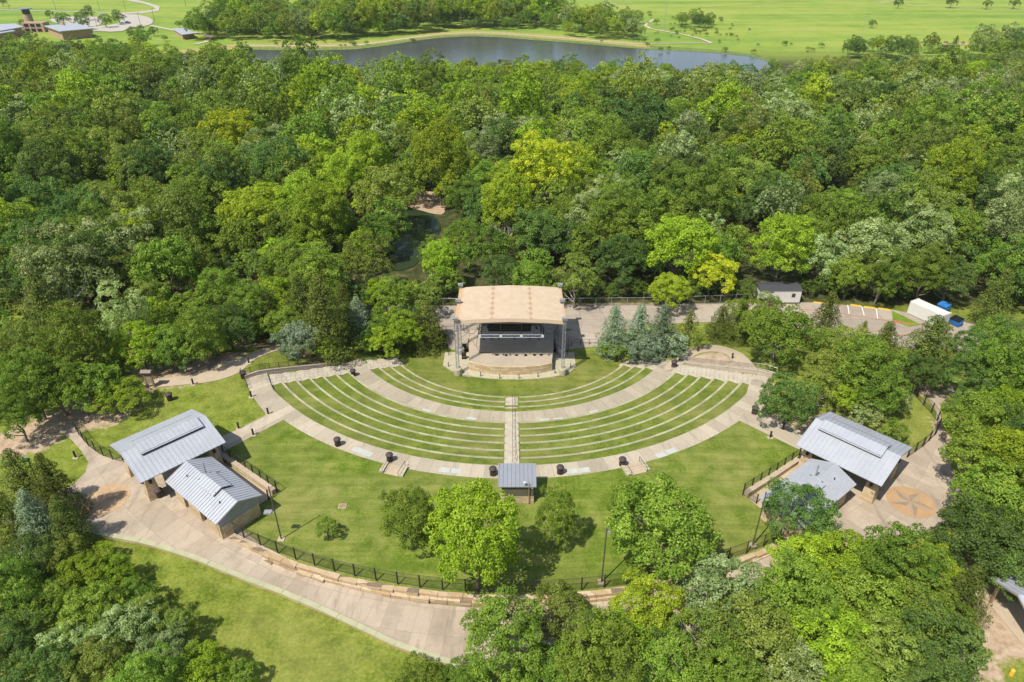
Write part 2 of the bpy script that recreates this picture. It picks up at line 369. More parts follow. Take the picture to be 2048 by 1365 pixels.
def ground_mat():
    t = NT('ground_cover'); co = t.geo()
    def at(n): return t.node('ShaderNodeAttribute', attribute_name=n).outputs['Fac']
    b = t.noise(3.0, 5, .75, co); c = t.noise(.45, 4, .6, co); a = t.noise(.06, 5, .6, co)
    v = t.math('ADD', t.math('MULTIPLY', b, .55), t.math('MULTIPLY', c, .45))
    g = t.ramp(v, [(.40, (.090,.125,.014)), (.5, (.165,.205,.026)), (.61, (.26,.285,.055))])
    g = t.mix(t.ramp(a, [(.46, (0,0,0)), (.68, (.5,)*3)]), g, (.26,.25,.07))
    m1 = t.noise(.012, 4, .6, co); m2 = t.noise(.09, 5, .7, co)
    mp = t.node('ShaderNodeMapping'); mp.inputs['Scale'].default_value = (.004, .03, 1); t.link(co, mp.inputs['Vector']); m3 = t.noise(1.0, 4, .6, mp.outputs[0])
    mv = t.math('ADD', t.math('MULTIPLY', m3, .5), t.math('ADD', t.math('MULTIPLY', m1, .25), t.math('MULTIPLY', m2, .25)))
    md = t.ramp(mv, [(.40, (.135,.225,.034)), (.48, (.195,.28,.042)), (.55, (.265,.32,.055)), (.63, (.31,.32,.085))])
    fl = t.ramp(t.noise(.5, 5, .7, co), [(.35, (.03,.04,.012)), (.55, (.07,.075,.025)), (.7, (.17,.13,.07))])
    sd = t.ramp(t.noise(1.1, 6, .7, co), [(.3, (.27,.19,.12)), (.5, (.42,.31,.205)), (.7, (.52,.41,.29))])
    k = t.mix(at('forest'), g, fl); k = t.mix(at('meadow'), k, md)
    e = t.math('ADD', at('dirt'), t.math('MULTIPLY', t.math('SUBTRACT', t.noise(.55, 6, .72, co), .5), 1.1))
    k = t.mix(t.ramp(e, [(.34, (0,0,0)), (.56, (1,1,1))]), k, sd)
    t.bump(b, .6, .12); return t.done(k, .95, 0, .1)
M['ground'] = ground_mat()
g = raw('ground', gv, gfaces, M['ground'], True)
for nm, vals in (('dirt', gd), ('meadow', gm), ('forest', gf)):
    at_ = g.data.attributes.new(nm, 'FLOAT', 'POINT'); at_.data.foreach_set('value', np.array(vals, dtype=np.float32))
structure(g)
def sheet(name, poly, mat, dz=.05, res=1.5, zf=None):
    """a polygon laid over the terrain, cut fine enough to follow it"""
    bm = bmesh.new(); vs = [bm.verts.new((x, y, 0)) for x, y in poly]
    from mathutils.geometry import tessellate_polygon
    for tri in tessellate_polygon([[Vector((x, y, 0)) for x, y in poly]]):
        a, b, c = (Vector(poly[i]) for i in tri)
        k = (b.x-a.x)*(c.y-a.y)-(b.y-a.y)*(c.x-a.x)
        if abs(k) > 1e-6: bm.faces.new([vs[i] for i in (tri if k > 0 else tri[::-1])])
    xs = [p[0] for p in poly]; ys = [p[1] for p in poly]
    if res:
        for ax, lo, hi in ((0, min(xs), max(xs)), (1, min(ys), max(ys))):
            v = math.floor(lo/res)*res+res*.37
            while v < hi:
                co = (v, 0, 0) if ax == 0 else (0, v, 0); no = (1, 0, 0) if ax == 0 else (0, 1, 0)
                bmesh.ops.bisect_plane(bm, geom=bm.verts[:]+bm.edges[:]+bm.faces[:], plane_co=co, plane_no=no, dist=1e-4); v += res
    for v in bm.verts: v.co.z = (zf or hgt)(v.co.x, v.co.y)+dz
    me = bpy.data.meshes.new(name); bm.to_mesh(me); bm.free(); me.materials.append(mat)
    o = bpy.data.objects.new(name, me); COL.objects.link(o); return o
def psheet(name, pix, mat, dz=.05, res=1.5, k=0):
    return structure(sheet(name, chaikin([P(*p) for p in pix], k), mat, dz, res))
def polar(r, a): return (r*sin(radians(a)), CY-r*cos(radians(a)))
def ring(name, r0, r1, a0, a1, zf, mat, nr=1, na=90):
    vs = []; fs = []
    for i in range(na+1):
        for j in range(nr+1):
            r = r0+(r1-r0)*j/nr; x, y = polar(r, a0+(a1-a0)*i/na); vs.append((x, y, zf(r, x, y)))
    for i in range(na):
        for j in range(nr):
            k = i*(nr+1)+j; fs.append((k, k+nr+1, k+nr+2, k+1))
    o = raw(name, vs, fs, mat)
    bm = bmesh.new(); bm.from_mesh(o.data); bmesh.ops.recalc_face_normals(bm, faces=bm.faces)
    if sum(f.normal.z for f in bm.faces) < 0: bmesh.ops.reverse_faces(bm, faces=bm.faces)
    bm.to_mesh(o.data); bm.free(); return structure(o)
FA = 53.0
ring('lawn', 49.5, 67.7, -44, 44, lambda r, x, y: (0.02 if r < 67.6 else -.5), M['lawn'], 12, 120)
# the bowl: lawn in front of the stage, then rising grass strips
ring('stage_lawn', 3, 24.35, -90, 90, lambda r, x, y: (hgt(x, y)+.01 if abs(x) > 9.5 or y < 98.5 else -6.4), M['terrace'], 14, 90)
WALLS = [(24.3, -5.9, -5.325), (26.4, -5.325, -4.75), (28.5, -4.75, -4.175), (30.6, -4.175, -3.6)]
ro, zo = 33.9, -3.6
for i in range(7): WALLS.append((ro+2.2*i, zo+i*.514, zo+(i+1)*.514))
SX0, SX1 = -1.05, .95           # the middle stair
vs = []; fs = []
for (r, z0, z1), nxt in zip(WALLS, WALLS[1:]):
    if abs(r-30.6) < .1 or r > 47: continue
    for side in (-1, 1):
        n0 = len(vs); na = 60
        for i in range(na+1):
            a = side*(1.2+(FA-1.2)*i/na)
            for rr in (r+.1, nxt[0]+.1):
                x, y = polar(rr, a); vs.append((x, y, z1-.01))
        for i in range(na): k = n0+2*i; fs.append((k, k+2, k+3, k+1) if side < 0 else (k, k+1, k+3, k+2))
o = raw('terraced_lawn', vs, fs, M['terrace']); structure(o)
ring('middle_walkway', 30.6, 34.0, -59.5, 59.5, lambda r, x, y: -3.58, M['walk2'], 2, 120)
ring('outer_walkway', 47.15, 49.65, -FA-2, FA+2, lambda r, x, y: .04, M['walk'], 2, 140)
# seat walls, left and right of the stair
ORD = ['lowest', 'second lowest', 'third up from the stage lawn', 'one along the inner edge of the middle walkway', 'one along the outer edge of the middle walkway', 'first above the middle walkway',
       'second above the middle walkway', 'third above the middle walkway', 'fourth above the middle walkway', 'one just below the top walkway', 'one edging the top walkway']
for i, (r, z0, z1) in enumerate(WALLS):
    for side, sn in ((-1, 'left'), (1, 'right')):
        mb = MB(); na = 64; w = .36; rows = []
        am = degrees(math.asin((1.15)/r))
        for k in range(na+1):
            a = side*(am+(FA-am)*k/na); rows.append([polar(r-.08+dr, a)+(z,) for dr, z in ((0, z0-.15), (0, z1-.02), (.02, z1+.012), (w-.02, z1+.012), (w, z1-.02), (w, z0-.15))])
        n = 6; vs = [p for q in rows for p in q]; fs = []
        for k in range(na):
            for j in range(n): fs.append((k*n+j, k*n+(j+1) % n, (k+1)*n+(j+1) % n, (k+1)*n+j))
        fs += [tuple(range(n)), tuple(range(na*n, na*n+n))]
        o = mb.add(vs, fs).build('seat_wall', M['seat'])
        tag(o, f'curved pale stone terrace wall {sn} of the stair, the {ORD[i]}', 'seat wall', 'curved seat walls of the amphitheatre')
# middle stair
st = thing('centre_stair', 'long straight concrete stair up the middle of the amphitheatre with a dark handrail', 'stair', (0, 80, -3))
mb = MB(); prof = []
y = CY-24.0; z = -5.9
lv = [(24.0, -5.9)]
for i, (r, z0, z1) in enumerate(WALLS):
    for k in range(3):
        rr = r-.55+.4*k; mb.box((SX0/2+SX1/2, CY-rr-.0-((.4 if k < 2 else 1.6)/2), (z0+(z1-z0)*(k+1)/3)-.3), (SX1-SX0, (.4 if k < 2 else 1.6), .6))
mb.box((-.05, CY-32.4, -3.85), (SX1-SX0, 3.2, .6)); mb.build('steps', M['step'], st)
mb = MB(); px_ = .1
def zst(r): return radial(r)+.1
for r in np.arange(24.2, 47.2, 1.1):
    x = px_; y = CY-r; z = zst(r); mb.tube((x, y, z-.1), (x, y, z+.95), .03, n=5)
for a, b in zip(np.arange(24.2, 46.2, 1.1), np.arange(25.3, 47.3, 1.1)):
    mb.tube((px_, CY-a, zst(a)+.95), (px_, CY-b, zst(b)+.95), .028, n=5)
for r in np.arange(25, 47, 2.2):         # loops beside the rail
    z = zst(r); x = px_+.35; pts = [(x, CY-r, z), (x, CY-r, z+.9), (x, CY-r-.7, z+1.05), (x, CY-r-.7, z+.15)]; mb.path(pts, .022)
mb.build('handrail', M['dark'], st)
# painted pads on the walkways
PADS = [('middle', [(1456, 822), (942, 839), (1090, 842), (1117, 840), (1189, 825), (852, 823)]), ('outer', [(716, 901), (734, 908), (890, 941), (912, 943), (1144, 943), (1168, 941), (1322, 911), (1342, 903)])]
k = 0
for wh, ps in PADS:
    for px, py in ps:
        x, y = Pz(px, py, -3.6 if wh == 'middle' else 0)
        r = hypot(x, y-CY); a = degrees(atan2(x, CY-y))
        if wh == 'middle' and not 30.9 < r < 33.6: continue
        da = degrees(.75/r)
        ring('pad_marking', r-.45, r+.45, a-da, a+da, lambda r, x, y: (-3.57 if wh == 'middle' else .055), M['pad'], 1, 3)
# side stairs with small rails, one flight per terrace
RB = {}
for side, sn in ((-1, 'left'), (1, 'right')):
    t = thing('side_stair', f'pale concrete stair along the {sn} end of the terraces', 'stair', (side*28, 96, -3), 'side stairs of the amphitheatre')
    d = Vector((side*sin(radians(FA)), -cos(radians(FA)), 0)); n = Vector((side*cos(radians(FA)), sin(radians(FA)), 0))
    rz = atan2(d.y, d.x); mb = MB(); c0 = Vector((0, CY, 0))
    for i, (r, z0, z1) in enumerate(WALLS):
        for k in range(4):
            ln = .38 if k < 3 else 1.06
            rr = r-.7+.38*k; z = z0+(z1-z0)*(k+1)/4
            c = c0+d*(rr+ln/2)+n*1.62; mb.box((c.x, c.y, z-.5), (ln, 3.2, 1.0), rz)
        for off in (.55, 2.6):
            rails = MB()
            a = c0+d*(r-.8)+n*off; b = c0+d*(r+.75)+n*off
            A0 = Vector((a.x, a.y, z0)); B0 = Vector((b.x, b.y, z1))
            rails.path([A0, A0+Vector((0, 0, .9)), B0+Vector((0, 0, .9)), B0], .024, 4)
            m = (A0+B0)/2; rails.path([m, m+Vector((0, 0, .9))], .02, 4); rails.build('handrail', M['galv'], t)
    mb.build('steps', M['step'], t)
    c = c0+d*32.3+n*2.0
# retaining wall and mesh fence behind the left stair is added with the fences
# ------------------------------------------------------------------ paving
psheet('entry_path', [(483,748),(533,742),(540,765),(572,838),(440,908),(392,898),(480,857),(533,831),(506,795)], M['walk'], .055)
psheet('entry_path', [(1497,772),(1515,748),(1542,752),(1538,790),(1524,822),(1565,848),(1655,884),(1612,907),(1478,842)], M['walk'], .055)
psheet('footpath', [(478,748),(500,727),(545,705),(580,695),(585,686),(545,690),(505,708),(470,727),(420,743),(370,752),(300,762),(240,768),(240,780),(300,777),(370,770),(425,765)], M['path'], .06, 1.5, 1)
psheet('footpath', [(1322,742),(1345,720),(1375,700),(1405,691),(1440,691),(1475,702),(1500,722),(1520,745),(1500,745),(1470,725),(1445,705),(1410,704),(1380,716),(1350,740)], M['path'], .06, 1.5, 1)
psheet('plaza', [(120,863),(150,853),(170,885),(200,910),(235,920),(300,900),(400,960),(470,1050),(530,1095),(600,1130),(680,1166),(760,1190),(840,1207),(940,1216),(1060,1213),(1200,1197),(1340,1170),(1500,1110),(1560,1080),
  (1640,1100),(1500,1300),(1300,1365),(930,1333),(800,1290),(640,1215),(480,1150),(380,1112),(300,1085),(215,1072),(140,1060),(20,1050),(0,1020),(60,1000),(100,990),(148,968),(172,945),(177,925),(165,905),(145,882)], M['plaza'], .06, 1.3)
psheet('plaza', [(1812,768),(1850,790),(1873,825),(1868,860),(1845,892),(1800,915),(1700,930),(1640,1020),(1560,1085),(1640,1105),(1760,1080),(1850,1068),(1900,1045),(1926,992),(1902,935),(1888,880),(1880,820),(1885,790),(1905,785),(1912,772),(1860,764)], M['plaza'], .065, 1.3)
psheet('service_road', [(620,612),(760,610),(915,612),(1130,610),(1300,613),(1500,606),(1640,606),(1780,620),(1850,632),(1955,648),(1960,700),(1890,705),(1780,692),(1690,672),(1500,642),(1300,650),(1215,668),(1195,693),(1130,700),(900,700),(880,655),(830,630),(690,630),(620,625)], M['road'], .06, 2)
psheet('grass_island', [(1783,622),(1840,650),(1818,655),(1785,642)], M['rough'], .12, 0)
structure(sheet('yard_paving', [(-39.8,70.2),(-29.6,62.6),(-31.5,60.0),(-39.5,67.5)], M['path'], .09, 1.3)); structure(sheet('yard_paving', [(39.3,69.7),(29.1,62.1),(30.5,59.6),(39.0,67)], M['path'], .09, 1.3))
# parking markings
def strip(name, pts, w, mat, dz=.08):
    pts = [P(*p) for p in pts]; mb = MB(); L = []; R = []
    for i, p in enumerate(pts):
        a = Vector(pts[max(0, i-1)]); b = Vector(pts[min(len(pts)-1, i+1)]); d = (b-a).normalized(); n = Vector((-d.y, d.x))
        L.append(Vector(p)+n*w/2); R.append(Vector(p)-n*w/2)
    z = lambda v: (v.x, v.y, hgt(v.x, v.y)+dz)
    for i in range(len(pts)-1): mb.quad(z(R[i]), z(R[i+1]), z(L[i+1]), z(L[i]))
    return structure(mb.build(name, mat))
def dens(a, b, n=8): return [(a[0]+(b[0]-a[0])*i/n, a[1]+(b[1]-a[1])*i/n) for i in range(n+1)]
for a, b in [((1667,609),(1672,622)),((1695,611),(1698,629)),((1723,614),(1728,632)),((1752,618),(1755,638)),((1784,622),(1786,642)),((1754,665),(1759,686)),((1786,673),(1791,690))]: strip('stall_line', dens(a, b), .16, M['pwhite'])
strip('lane_line', dens((1590,618),(1680,628))+dens((1690,629),(1830,652)), .16, M['red']); strip('lane_line', dens((1690,655),(1800,672))+dens((1860,662),(1930,672)), .16, M['red'])
# ------------------------------------------------------------------ water and far ground
psheet('pond', [(300,122),(470,98),(560,101),(640,101),(712,99),(770,92),(830,82),(880,76),(940,73),(1000,75),(1060,80),(1140,86),(1220,93),(1300,100),(1380,103),(1440,107),(1500,113),(1535,121),(1545,135),(1500,170),(1200,175),(800,178),(500,172),(350,150)], M['lake'], .12, 0, 2)
psheet('pond_bank', [(300,108),(470,89),(560,87),(640,86),(712,88),(770,80),(830,72),(880,65),(940,62),(1000,64),(1060,68),(1140,74),(1220,81),(1260,84),(1300,92),(1300,100.5),(1220,93.5),(1140,86.5),(1060,80.5),(1000,75.5),(940,73.5),(880,76.5),(830,82.5),(770,92.5),(712,99.5),(640,101.5),(560,101.5),(470,99),(300,123)], M['bank'], .16, 0)
psheet('pond_bank', [(1300,92),(1380,97),(1440,101),(1510,110),(1560,121),(1550,128),(1500,114),(1440,108),(1380,104),(1300,101)], M['reeds'], .17, 0)
psheet('pond_bank', [(470,95),(560,96),(640,96),(712,94),(770,87),(830,78),(880,72),(940,69.5),(1000,71),(1060,76),(1140,82),(1220,89),(1300,97),(1300,100.8),(1220,94),(1140,87),(1060,81),(1000,76),(940,74),(880,77),(830,83),(770,93),(712,100),(640,102),(560,102),(470,100)], M['reeds'], .22, 0)
strip('footpath', [(470,92.5),(560,93),(640,93.2),(720,91.5),(780,83),(830,76),(880,70),(940,66.6),(1000,68),(1060,72.5),(1140,78.5),(1200,84.5),(1270,88.5),(1330,88),(1400,87.6),(1420,88)], 2.6, M['farpath'], .3)
strip('footpath', [(1424,88),(1405,80),(1370,71),(1330,64),(1300,58),(1290,52),(1297,46),(1308,40)], 2.4, M['farpath'], .3)
strip('footpath', [(1207,30),(1212,20),(1205,12),(1230,8),(1265,7)], 3, M['farpath'], .3)
strip('footpath', [(1200,2),(1300,-3),(1400,-6)], 3, M['farpath'], .25)
strip('far_track', [(1400,16),(1470,13),(1540,8),(1600,2)], 1.5, M['bank'], .22)
strip('far_track', [(1740,8),(1790,3),(1825,12),(1900,15),(2000,18),(2060,20)], 2.2, M['farpath'], .25)
strip('far_track', [(1800,-6),(1793,2),(1760,7)], 2.2, M['farpath'], .28)
psheet('bare_patch', [(1880,88),(1960,87),(1960,91),(1890,92)], M['sand'], .2, 0)
psheet('far_road', [(225,-6),(255,2),(290,9),(305,14),(312,19),(300,22),(270,25),(240,27),(245,29),(285,28),(318,23),(320,14),(296,6),(268,0),(245,-6)], M['asphalt'], .25, 0)
strip('far_road', [(-40,20),(0,20.5),(60,22),(130,23.5),(240,26.5)], 5, M['asphalt'], .22)
psheet('far_car_park', [(236,29),(272,30),(300,36),(308,44),(300,52),(262,56),(240,66),(170,62),(180,55),(232,50),(244,43)], M['asphalt'], .3, 0, 1)
psheet('far_car_park', [(95,38),(140,34),(205,34),(205,50),(180,56),(110,48)], M['asphalt'], .27, 0, 1)
strip('footpath', [(300,52),(325,57),(350,62),(390,66),(412,70),(422,77),(412,85),(390,90)], 3.2, M['farpath'], .3)
psheet('creek', [(795,395),(830,412),(870,432),(885,455),(872,480),(845,500),(838,530),(800,545),(770,540),(780,500),(800,470),(806,440),(790,420)], M['creek'], .15, 0, 2)
psheet('creek_bank', [(800,408),(815,392),(835,384),(862,384),(884,394),(892,414),(888,432),(866,430),(840,422),(815,417)], M['sand'], .22, 0, 1)
# ------------------------------------------------------------------ stage
ZS = -5.9; ZD = -4.15
stg = thing('stage', 'concrete stage platform with curved tan stone front wall in the bowl', 'stage', (0, 105, ZS))
def arc_pts(pts, k=2): return chaikin(pts, k, False)
front = arc_pts([(-7.6,99.9),(-5.2,98.7),(-2.4,98.15),(0,98.05),(2.6,98.15),(5,98.6),(7.0,99.4)])
padf = arc_pts([(-12.2,101.2),(-10.6,99.4),(-8.2,98.0),(-4,97.0),(0,96.7),(4,96.9),(8.0,97.7),(10.4,99.2),(11.3,101)])
MB().slab(padf+[(11.3,105.5),(-12.2,105.5)], ZS-.2, ZS+.13).build('base_slab', M['cap'], stg)
MB().slab([(p[0]*.985, p[1]+.28) for p in front]+[(7.5,105),(7.8,110.8),(-7.9,110.8),(-7.8,105)], ZS+.13, ZD).build('deck', M['stagecon'], stg)
mb = MB()
for a, b in zip(front, front[1:]):
    n = Vector((-(b[1]-a[1]), b[0]-a[0])).normalized()*.35
    mb.slab([a, b, (b[0]+n.x, b[1]+n.y), (a[0]+n.x, a[1]+n.y)], ZS+.13, ZD-.03)
mb.build('front_wall', M['stone'], stg)
for s in (-1, 1):
    mb = MB(); rl = MB()
    for k in range(6):
        mb.box((s*(7.95+.3*k+.15), 107.4, ZD-.28*(k+1)+.14-.4), (.3, 2.6, .8))
    mb.build('side_steps', M['stagecon'], stg)
    for yy in (106.15, 108.65): MB().path([(s*7.9, yy, ZD), (s*7.9, yy, ZD+.95), (s*9.7, yy, ZD-.7), (s*9.7, yy, ZD-1.6)], .03).build('handrail', M['black'], stg)
# loose equipment along the stage edge and beside it
for i, (x, y) in enumerate([(-2.6,101.9),(-1.0,101.75),(.8,101.8),(2.4,101.75),(4.0,101.85),(5.2,101.9)]):
    o = MB().frustum((x, y, ZD), (.5,.34), (.44,.16), .2, .1*i).build('floor_monitor', M['black'])
    tag(o, f'small black wedge speaker on the stage floor, {["leftmost","second from the left","third from the left","third from the right","second from the right","rightmost"][i]} of six', 'speaker', 'wedge speakers on the stage')
mb = MB(); mb.path([(-5.6,103,.95),(-6.8,103,-.4),(-8.2,103.4,-.4),(-9.4,104.6,.8)], .035); mb.path([(-5.7,102.6,.9),(-6.3,102.6,-2.6),(-5.8,102.9,ZD+.04),(-4.2,102.6,ZD+.04),(-3.6,102.9,ZD+.04)], .03)
tag(mb.build('cable', M['black']), 'black cables hanging from the left end of the lighting truss', 'cable')
mb = MB(); mb.path([(5.3,103,.95),(6.1,103,-.5),(7.4,103.4,-.4),(8.4,104.6,.9)], .035)
tag(mb.build('cable', M['black']), 'black cable looping from the right end of the lighting truss', 'cable')
# roof
def canopy_mat():
    t = NT('tan_canopy_with_seams'); co = t.co(); s = t.node('ShaderNodeSeparateXYZ'); t.link(co, s.inputs[0])
    n = t.noise(.8, 5, .7, co); n2 = t.noise(4, 5, .7, co)
    base = t.ramp(n, [(.3, (.46,.35,.235)), (.6, (.53,.415,.285))])
    ax = t.math('ABSOLUTE', t.math('SUBTRACT', t.math('ABSOLUTE', t.math('ADD', s.outputs[0], .1)), 3.25))
    py = t.math('PINGPONG', t.math('ADD', s.outputs[1], .4), .95)
    d = t.math('SQRT', t.math('ADD', t.math('MULTIPLY', ax, ax), t.math('MULTIPLY', t.math('MULTIPLY', py, py), .5)))
    d = t.math('ADD', d, t.math('MULTIPLY', t.math('SUBTRACT', n2, .5), .9))
    base = t.mix(t.ramp(d, [(.10, (.9,)*3), (.5, (0,0,0))]), base, (.34,.20,.10))
    base = t.mix(t.math('MULTIPLY', t.math('LESS_THAN', ax, .07), .8), base, (.40,.26,.15))
    px = t.math('PINGPONG', s.outputs[0], .81); base = t.mix(t.math('MULTIPLY', t.math('LESS_THAN', px, .035), .35), base, (.5,.36,.22))
    e = t.math('ADD', t.math('SUBTRACT', 9.1, t.math('ABSOLUTE', s.outputs[0])), t.math('MULTIPLY', t.math('SUBTRACT', n2, .5), 2.6))
    base = t.mix(t.ramp(e, [(.0, (.8,)*3), (.55, (0,0,0))]), base, (.50,.29,.14))
    return t.done(base, .8, 0, .2)
M['canopy2'] = canopy_mat()
cp = thing('stage_canopy', 'tan fabric stage roof on grey lattice truss towers', 'stage roof', (0, 105, ZS))
XL, XR, XM, YF, YB, ZE, ZRG = -9.55, 9.0, -.25, 98.9, 111.5, 4.45, 4.98
mb = MB()
prof = [(XL, ZE), (XL+3.2, ZE+.30), (XM-2, ZRG-.07), (XM, ZRG), (XM+2, ZRG-.07), (XR-3.2, ZE+.30), (XR, ZE)]
for (x0, z0), (x1, z1) in zip(prof, prof[1:]):
    vs = [(x0,YF,z0),(x1,YF,z1),(x1,YB,z1-.15),(x0,YB,z0-.15)]; vs += [(x, y, z-.06) for x, y, z in vs]
    mb.add(vs, [(0,1,2,3),(7,6,5,4),(0,4,5,1),(1,5,6,2),(2,6,7,3),(3,7,4,0)])
mb.build('roof_fabric', M['canopy2'], cp)
mb = MB()
for (x0, z0), (x1, z1) in zip(prof, prof[1:]):
    vs = [(x0,YF-.03,z0),(x1,YF-.03,z1),(x1,YF-.16,z1-.62),(x0,YF-.16,z0-.62)]; vs += [(x, y+.05, z) for x, y, z in vs]
    mb.add(vs, [(0,1,2,3),(7,6,5,4),(0,4,5,1),(1,5,6,2),(2,6,7,3),(3,7,4,0)])
mb.build('front_valance', M['canopy'], cp)
def lattice(mb, p0, p1, w, r=.035, step=.55):
    p0, p1 = Vector(p0), Vector(p1); d = p1-p0; L = d.length; q = d.to_track_quat('Z', 'Y'); h = w/2
    T = lambda x, y, z: q @ Vector((x, y, z))+p0
    cs = [(-h,-h),(h,-h),(h,h),(-h,h)]
    for x, y in cs: mb.tube(T(x, y, 0), T(x, y, L), r, n=4, cap=False)
    k = max(1, round(L/step))
    for i in range(k):
        for j in range(4):
            a, b = cs[j], cs[(j+1) % 4]
            if i % 2: a, b = b, a
            mb.tube(T(a[0], a[1], L*i/k), T(b[0], b[1], L*(i+1)/k), r*.6, n=3, cap=False)
            mb.tube(T(a[0], a[1], L*i/k), T(b[0], b[1], L*i/k), r*.6, n=3, cap=False)
    return mb
for x in (-9.35, 8.75):
    for y, zb in ((98.6, -4.65), (105.2, -4.6), (111.3, -4.4)):
        lattice(MB(), (x, y, zb), (x, y, 4.75), .46).build('tower', M['alu'], cp)
        if y < 110: MB().lathe((x, y, ZS), [(.72,0),(.72,1.12),(.66,1.2),(.66,1.25)], 16).build('plinth', M['cap'] if y < 100 else M['galv'], cp)
        h = MB(); h.box((x, y, 5.0), (.85,.5,.3)); h.box((x, y, 5.2), (.95,.62,.08)); h.box((x+.35*(1 if x < 0 else -1), y, 4.85), (.25,.3,.3)); h.build('hoist_head', M['galv'], cp)
mb = MB()
for y in (98.9+.35, 105.2, 111.1): lattice(mb, (-9.1, y, 4.0), (8.5, y, 4.0), .3, .03, .8)
for x in (-9.1, 8.5, -3.4, 3.2): lattice(mb, (x, 99.4, 4.0), (x, 111, 4.0), .3, .03, .8)
mb.build('roof_truss', M['alu'], cp)
M['galv2'] = plain('bright_aluminium', (.36,.36,.40), .45, .4, .1, 2, .5)
lt = thing('lighting_truss', 'grey rectangular lighting truss hanging under the stage roof', 'truss', (0, 104, .4))
TX0, TX1, TY0, TY1 = -5.5, 5.2, 100.25, 104.1
lattice(MB(), (TX0, TY0, .9), (TX1, TY0, .9), .55, .04, .6).build('front_truss', M['galv2'], lt)
lattice(MB(), (TX0, TY1, .95), (TX1, TY1, .95), .5, .045, .7).build('rear_truss', M['black'], lt)
for x in (TX0, TX1): lattice(MB(), (x, TY0+.3, .95), (x, TY1-.3, .95), .45, .05, .7).build('side_truss', M['black'], lt)
for x in (-1.9, 1.6): lattice(MB(), (x, TY0+.3, .95), (x, TY1-.3, .95), .3, .03, .7).build('cross_truss', M['black'], lt)
for x in (TX0, -1.9, 1.6, TX1):
    MB().box((x, TY0-.3, .9), (.42,.06,.5)).build('corner_plate', M['white'], lt)
    for yy in (TY0, TY1): MB().tube((x, yy, 1.15), (x, yy, 3.9), .015, n=4).build('chain', M['galv'], lt)
MB().box((-.4, TY1+.45, -.05), (7.6, .05, 1.6)).build('backdrop_cloth', M['black'], lt)
proto = None
LX = [(x, y-1.65, z+1.05) for x, y, z in [(-5.0,101.7,-.6),(-3.6,101.7,-.6),(-2.4,101.7,-.6),(.3,101.7,-.6),(2.9,101.7,-.6),(4.4,101.7,-.6),(-4.3,104.2,.2),(4.1,104,.2),(-3.2,106,.75),(3.0,106,.75)]]
for i, p in enumerate(LX):
    up = i > 7
    if i in (0, 8):
        root = thing('stage_light', '', 'stage light', p, 'stage lights on the truss')
        k = 1.7 if up else 1
        MB().tube((p[0], p[1], p[2]+.12*k), (p[0]+.25*k, p[1]-.2*k, p[2]-.22*k), .13*k, .16*k, 8).build('lamp_body', M['black'], root)
        MB().path([(p[0]-.1, p[1], p[2]), (p[0]-.1, p[1], p[2]+.35*k), (p[0]+.2, p[1], p[2]+.35*k), (p[0]+.2, p[1], p[2])], .025).build('yoke', M['black'], root)
        proto = root
    else: root = copy_tree(proto); root.location = p
    root['label'] = ['small black stage light clamped under the front truss, far left one', 'second black stage light from the left under the front truss', 'third black stage light from the left under the front truss', 'black stage light under the middle of the front truss', 'second black stage light from the right under the front truss', 'small black stage light under the front truss, far right one',
      'black stage light on the left side arm of the lighting truss', 'black stage light on the right side arm of the lighting truss', 'larger black fixture standing above the rear truss on the left', 'larger black fixture standing above the rear truss on the right'][i]
def zoomA(x, y): return (x/5.689+860, y/5.689+540)
NTH = ['first', 'second', 'third', 'fourth', 'fifth', 'sixth', 'seventh', 'eighth', 'ninth', 'tenth', 'eleventh', 'twelfth']
for i, (x, y) in enumerate([(210,1100),(577,1212),(795,1238),(1012,1238),(1228,1218),(1420,1178),(1600,1112)]):
    p = Pz(*zoomA(x, y), ZS+.13)
    o = MB().cbox((p[0], p[1], ZS+.1), (.13,.13,.95), .03).build('fence_post', M['dark'])
    tag(o, f'slim dark post standing on the pale kerb before the stage, {NTH[i]} from the left', 'post', 'dark posts round the stage front')
for i, (x, y, h, lab) in enumerate([(-8.6,103.4,1.1,'dark equipment case left of the stage deck, nearer the lawn'),(-8.7,106.2,1.3,'dark equipment case left of the stage deck behind the middle tower')]):
    t = thing('equipment_case', lab, 'case', (x, y, ZS+.13)); MB().cbox((x, y, ZS+.13), (.8,.6,h), .06).build('body', M['black'], t)
    mb = MB()
    mb.box((x, y-.31, ZS+.13+.5), (.7,.03,.05))
    mb.build('trim', M['galv'], t)
# ------------------------------------------------------------------ gatehouses
def gable(mb, c, U, V, hl, hv, zr, ze, th=.1):
    """two roof planes; c centre, U along the ridge, V across"""
    for s in (-1, 1):
        vs = []
        for dz in (0, -th):
            vs += [c+U*-hl+Vector((0,0,zr+dz)), c+U*hl+Vector((0,0,zr+dz)), c+U*hl+V*s*hv+Vector((0,0,ze+dz)), c+U*-hl+V*s*hv+Vector((0,0,ze+dz))]
        mb.add(vs, [(0,1,2,3),(7,6,5,4),(0,4,5,1),(1,5,6,2),(2,6,7,3),(3,7,4,0)])
def seams(mb, c, U, V, hl, hv, zr, ze, step=.55, w=.06, h=.055):
    n = int(2*hl/step)
    for s in (-1, 1):
        for i in range(n+1):
            u = -hl+w+i*(2*hl-2*w)/n; vs = []
            for du, dz in ((-w/2, .003), (w/2, .003), (w/2, h), (-w/2, h)):
                vs += [c+U*(u+du)+V*s*.02+Vector((0,0,zr+dz)), c+U*(u+du)+V*s*hv+Vector((0,0,ze+dz))]
            mb.add(vs, [(0,1,3,2),(2,3,5,4),(4,5,7,6),(0,2,4,6),(1,7,5,3)])
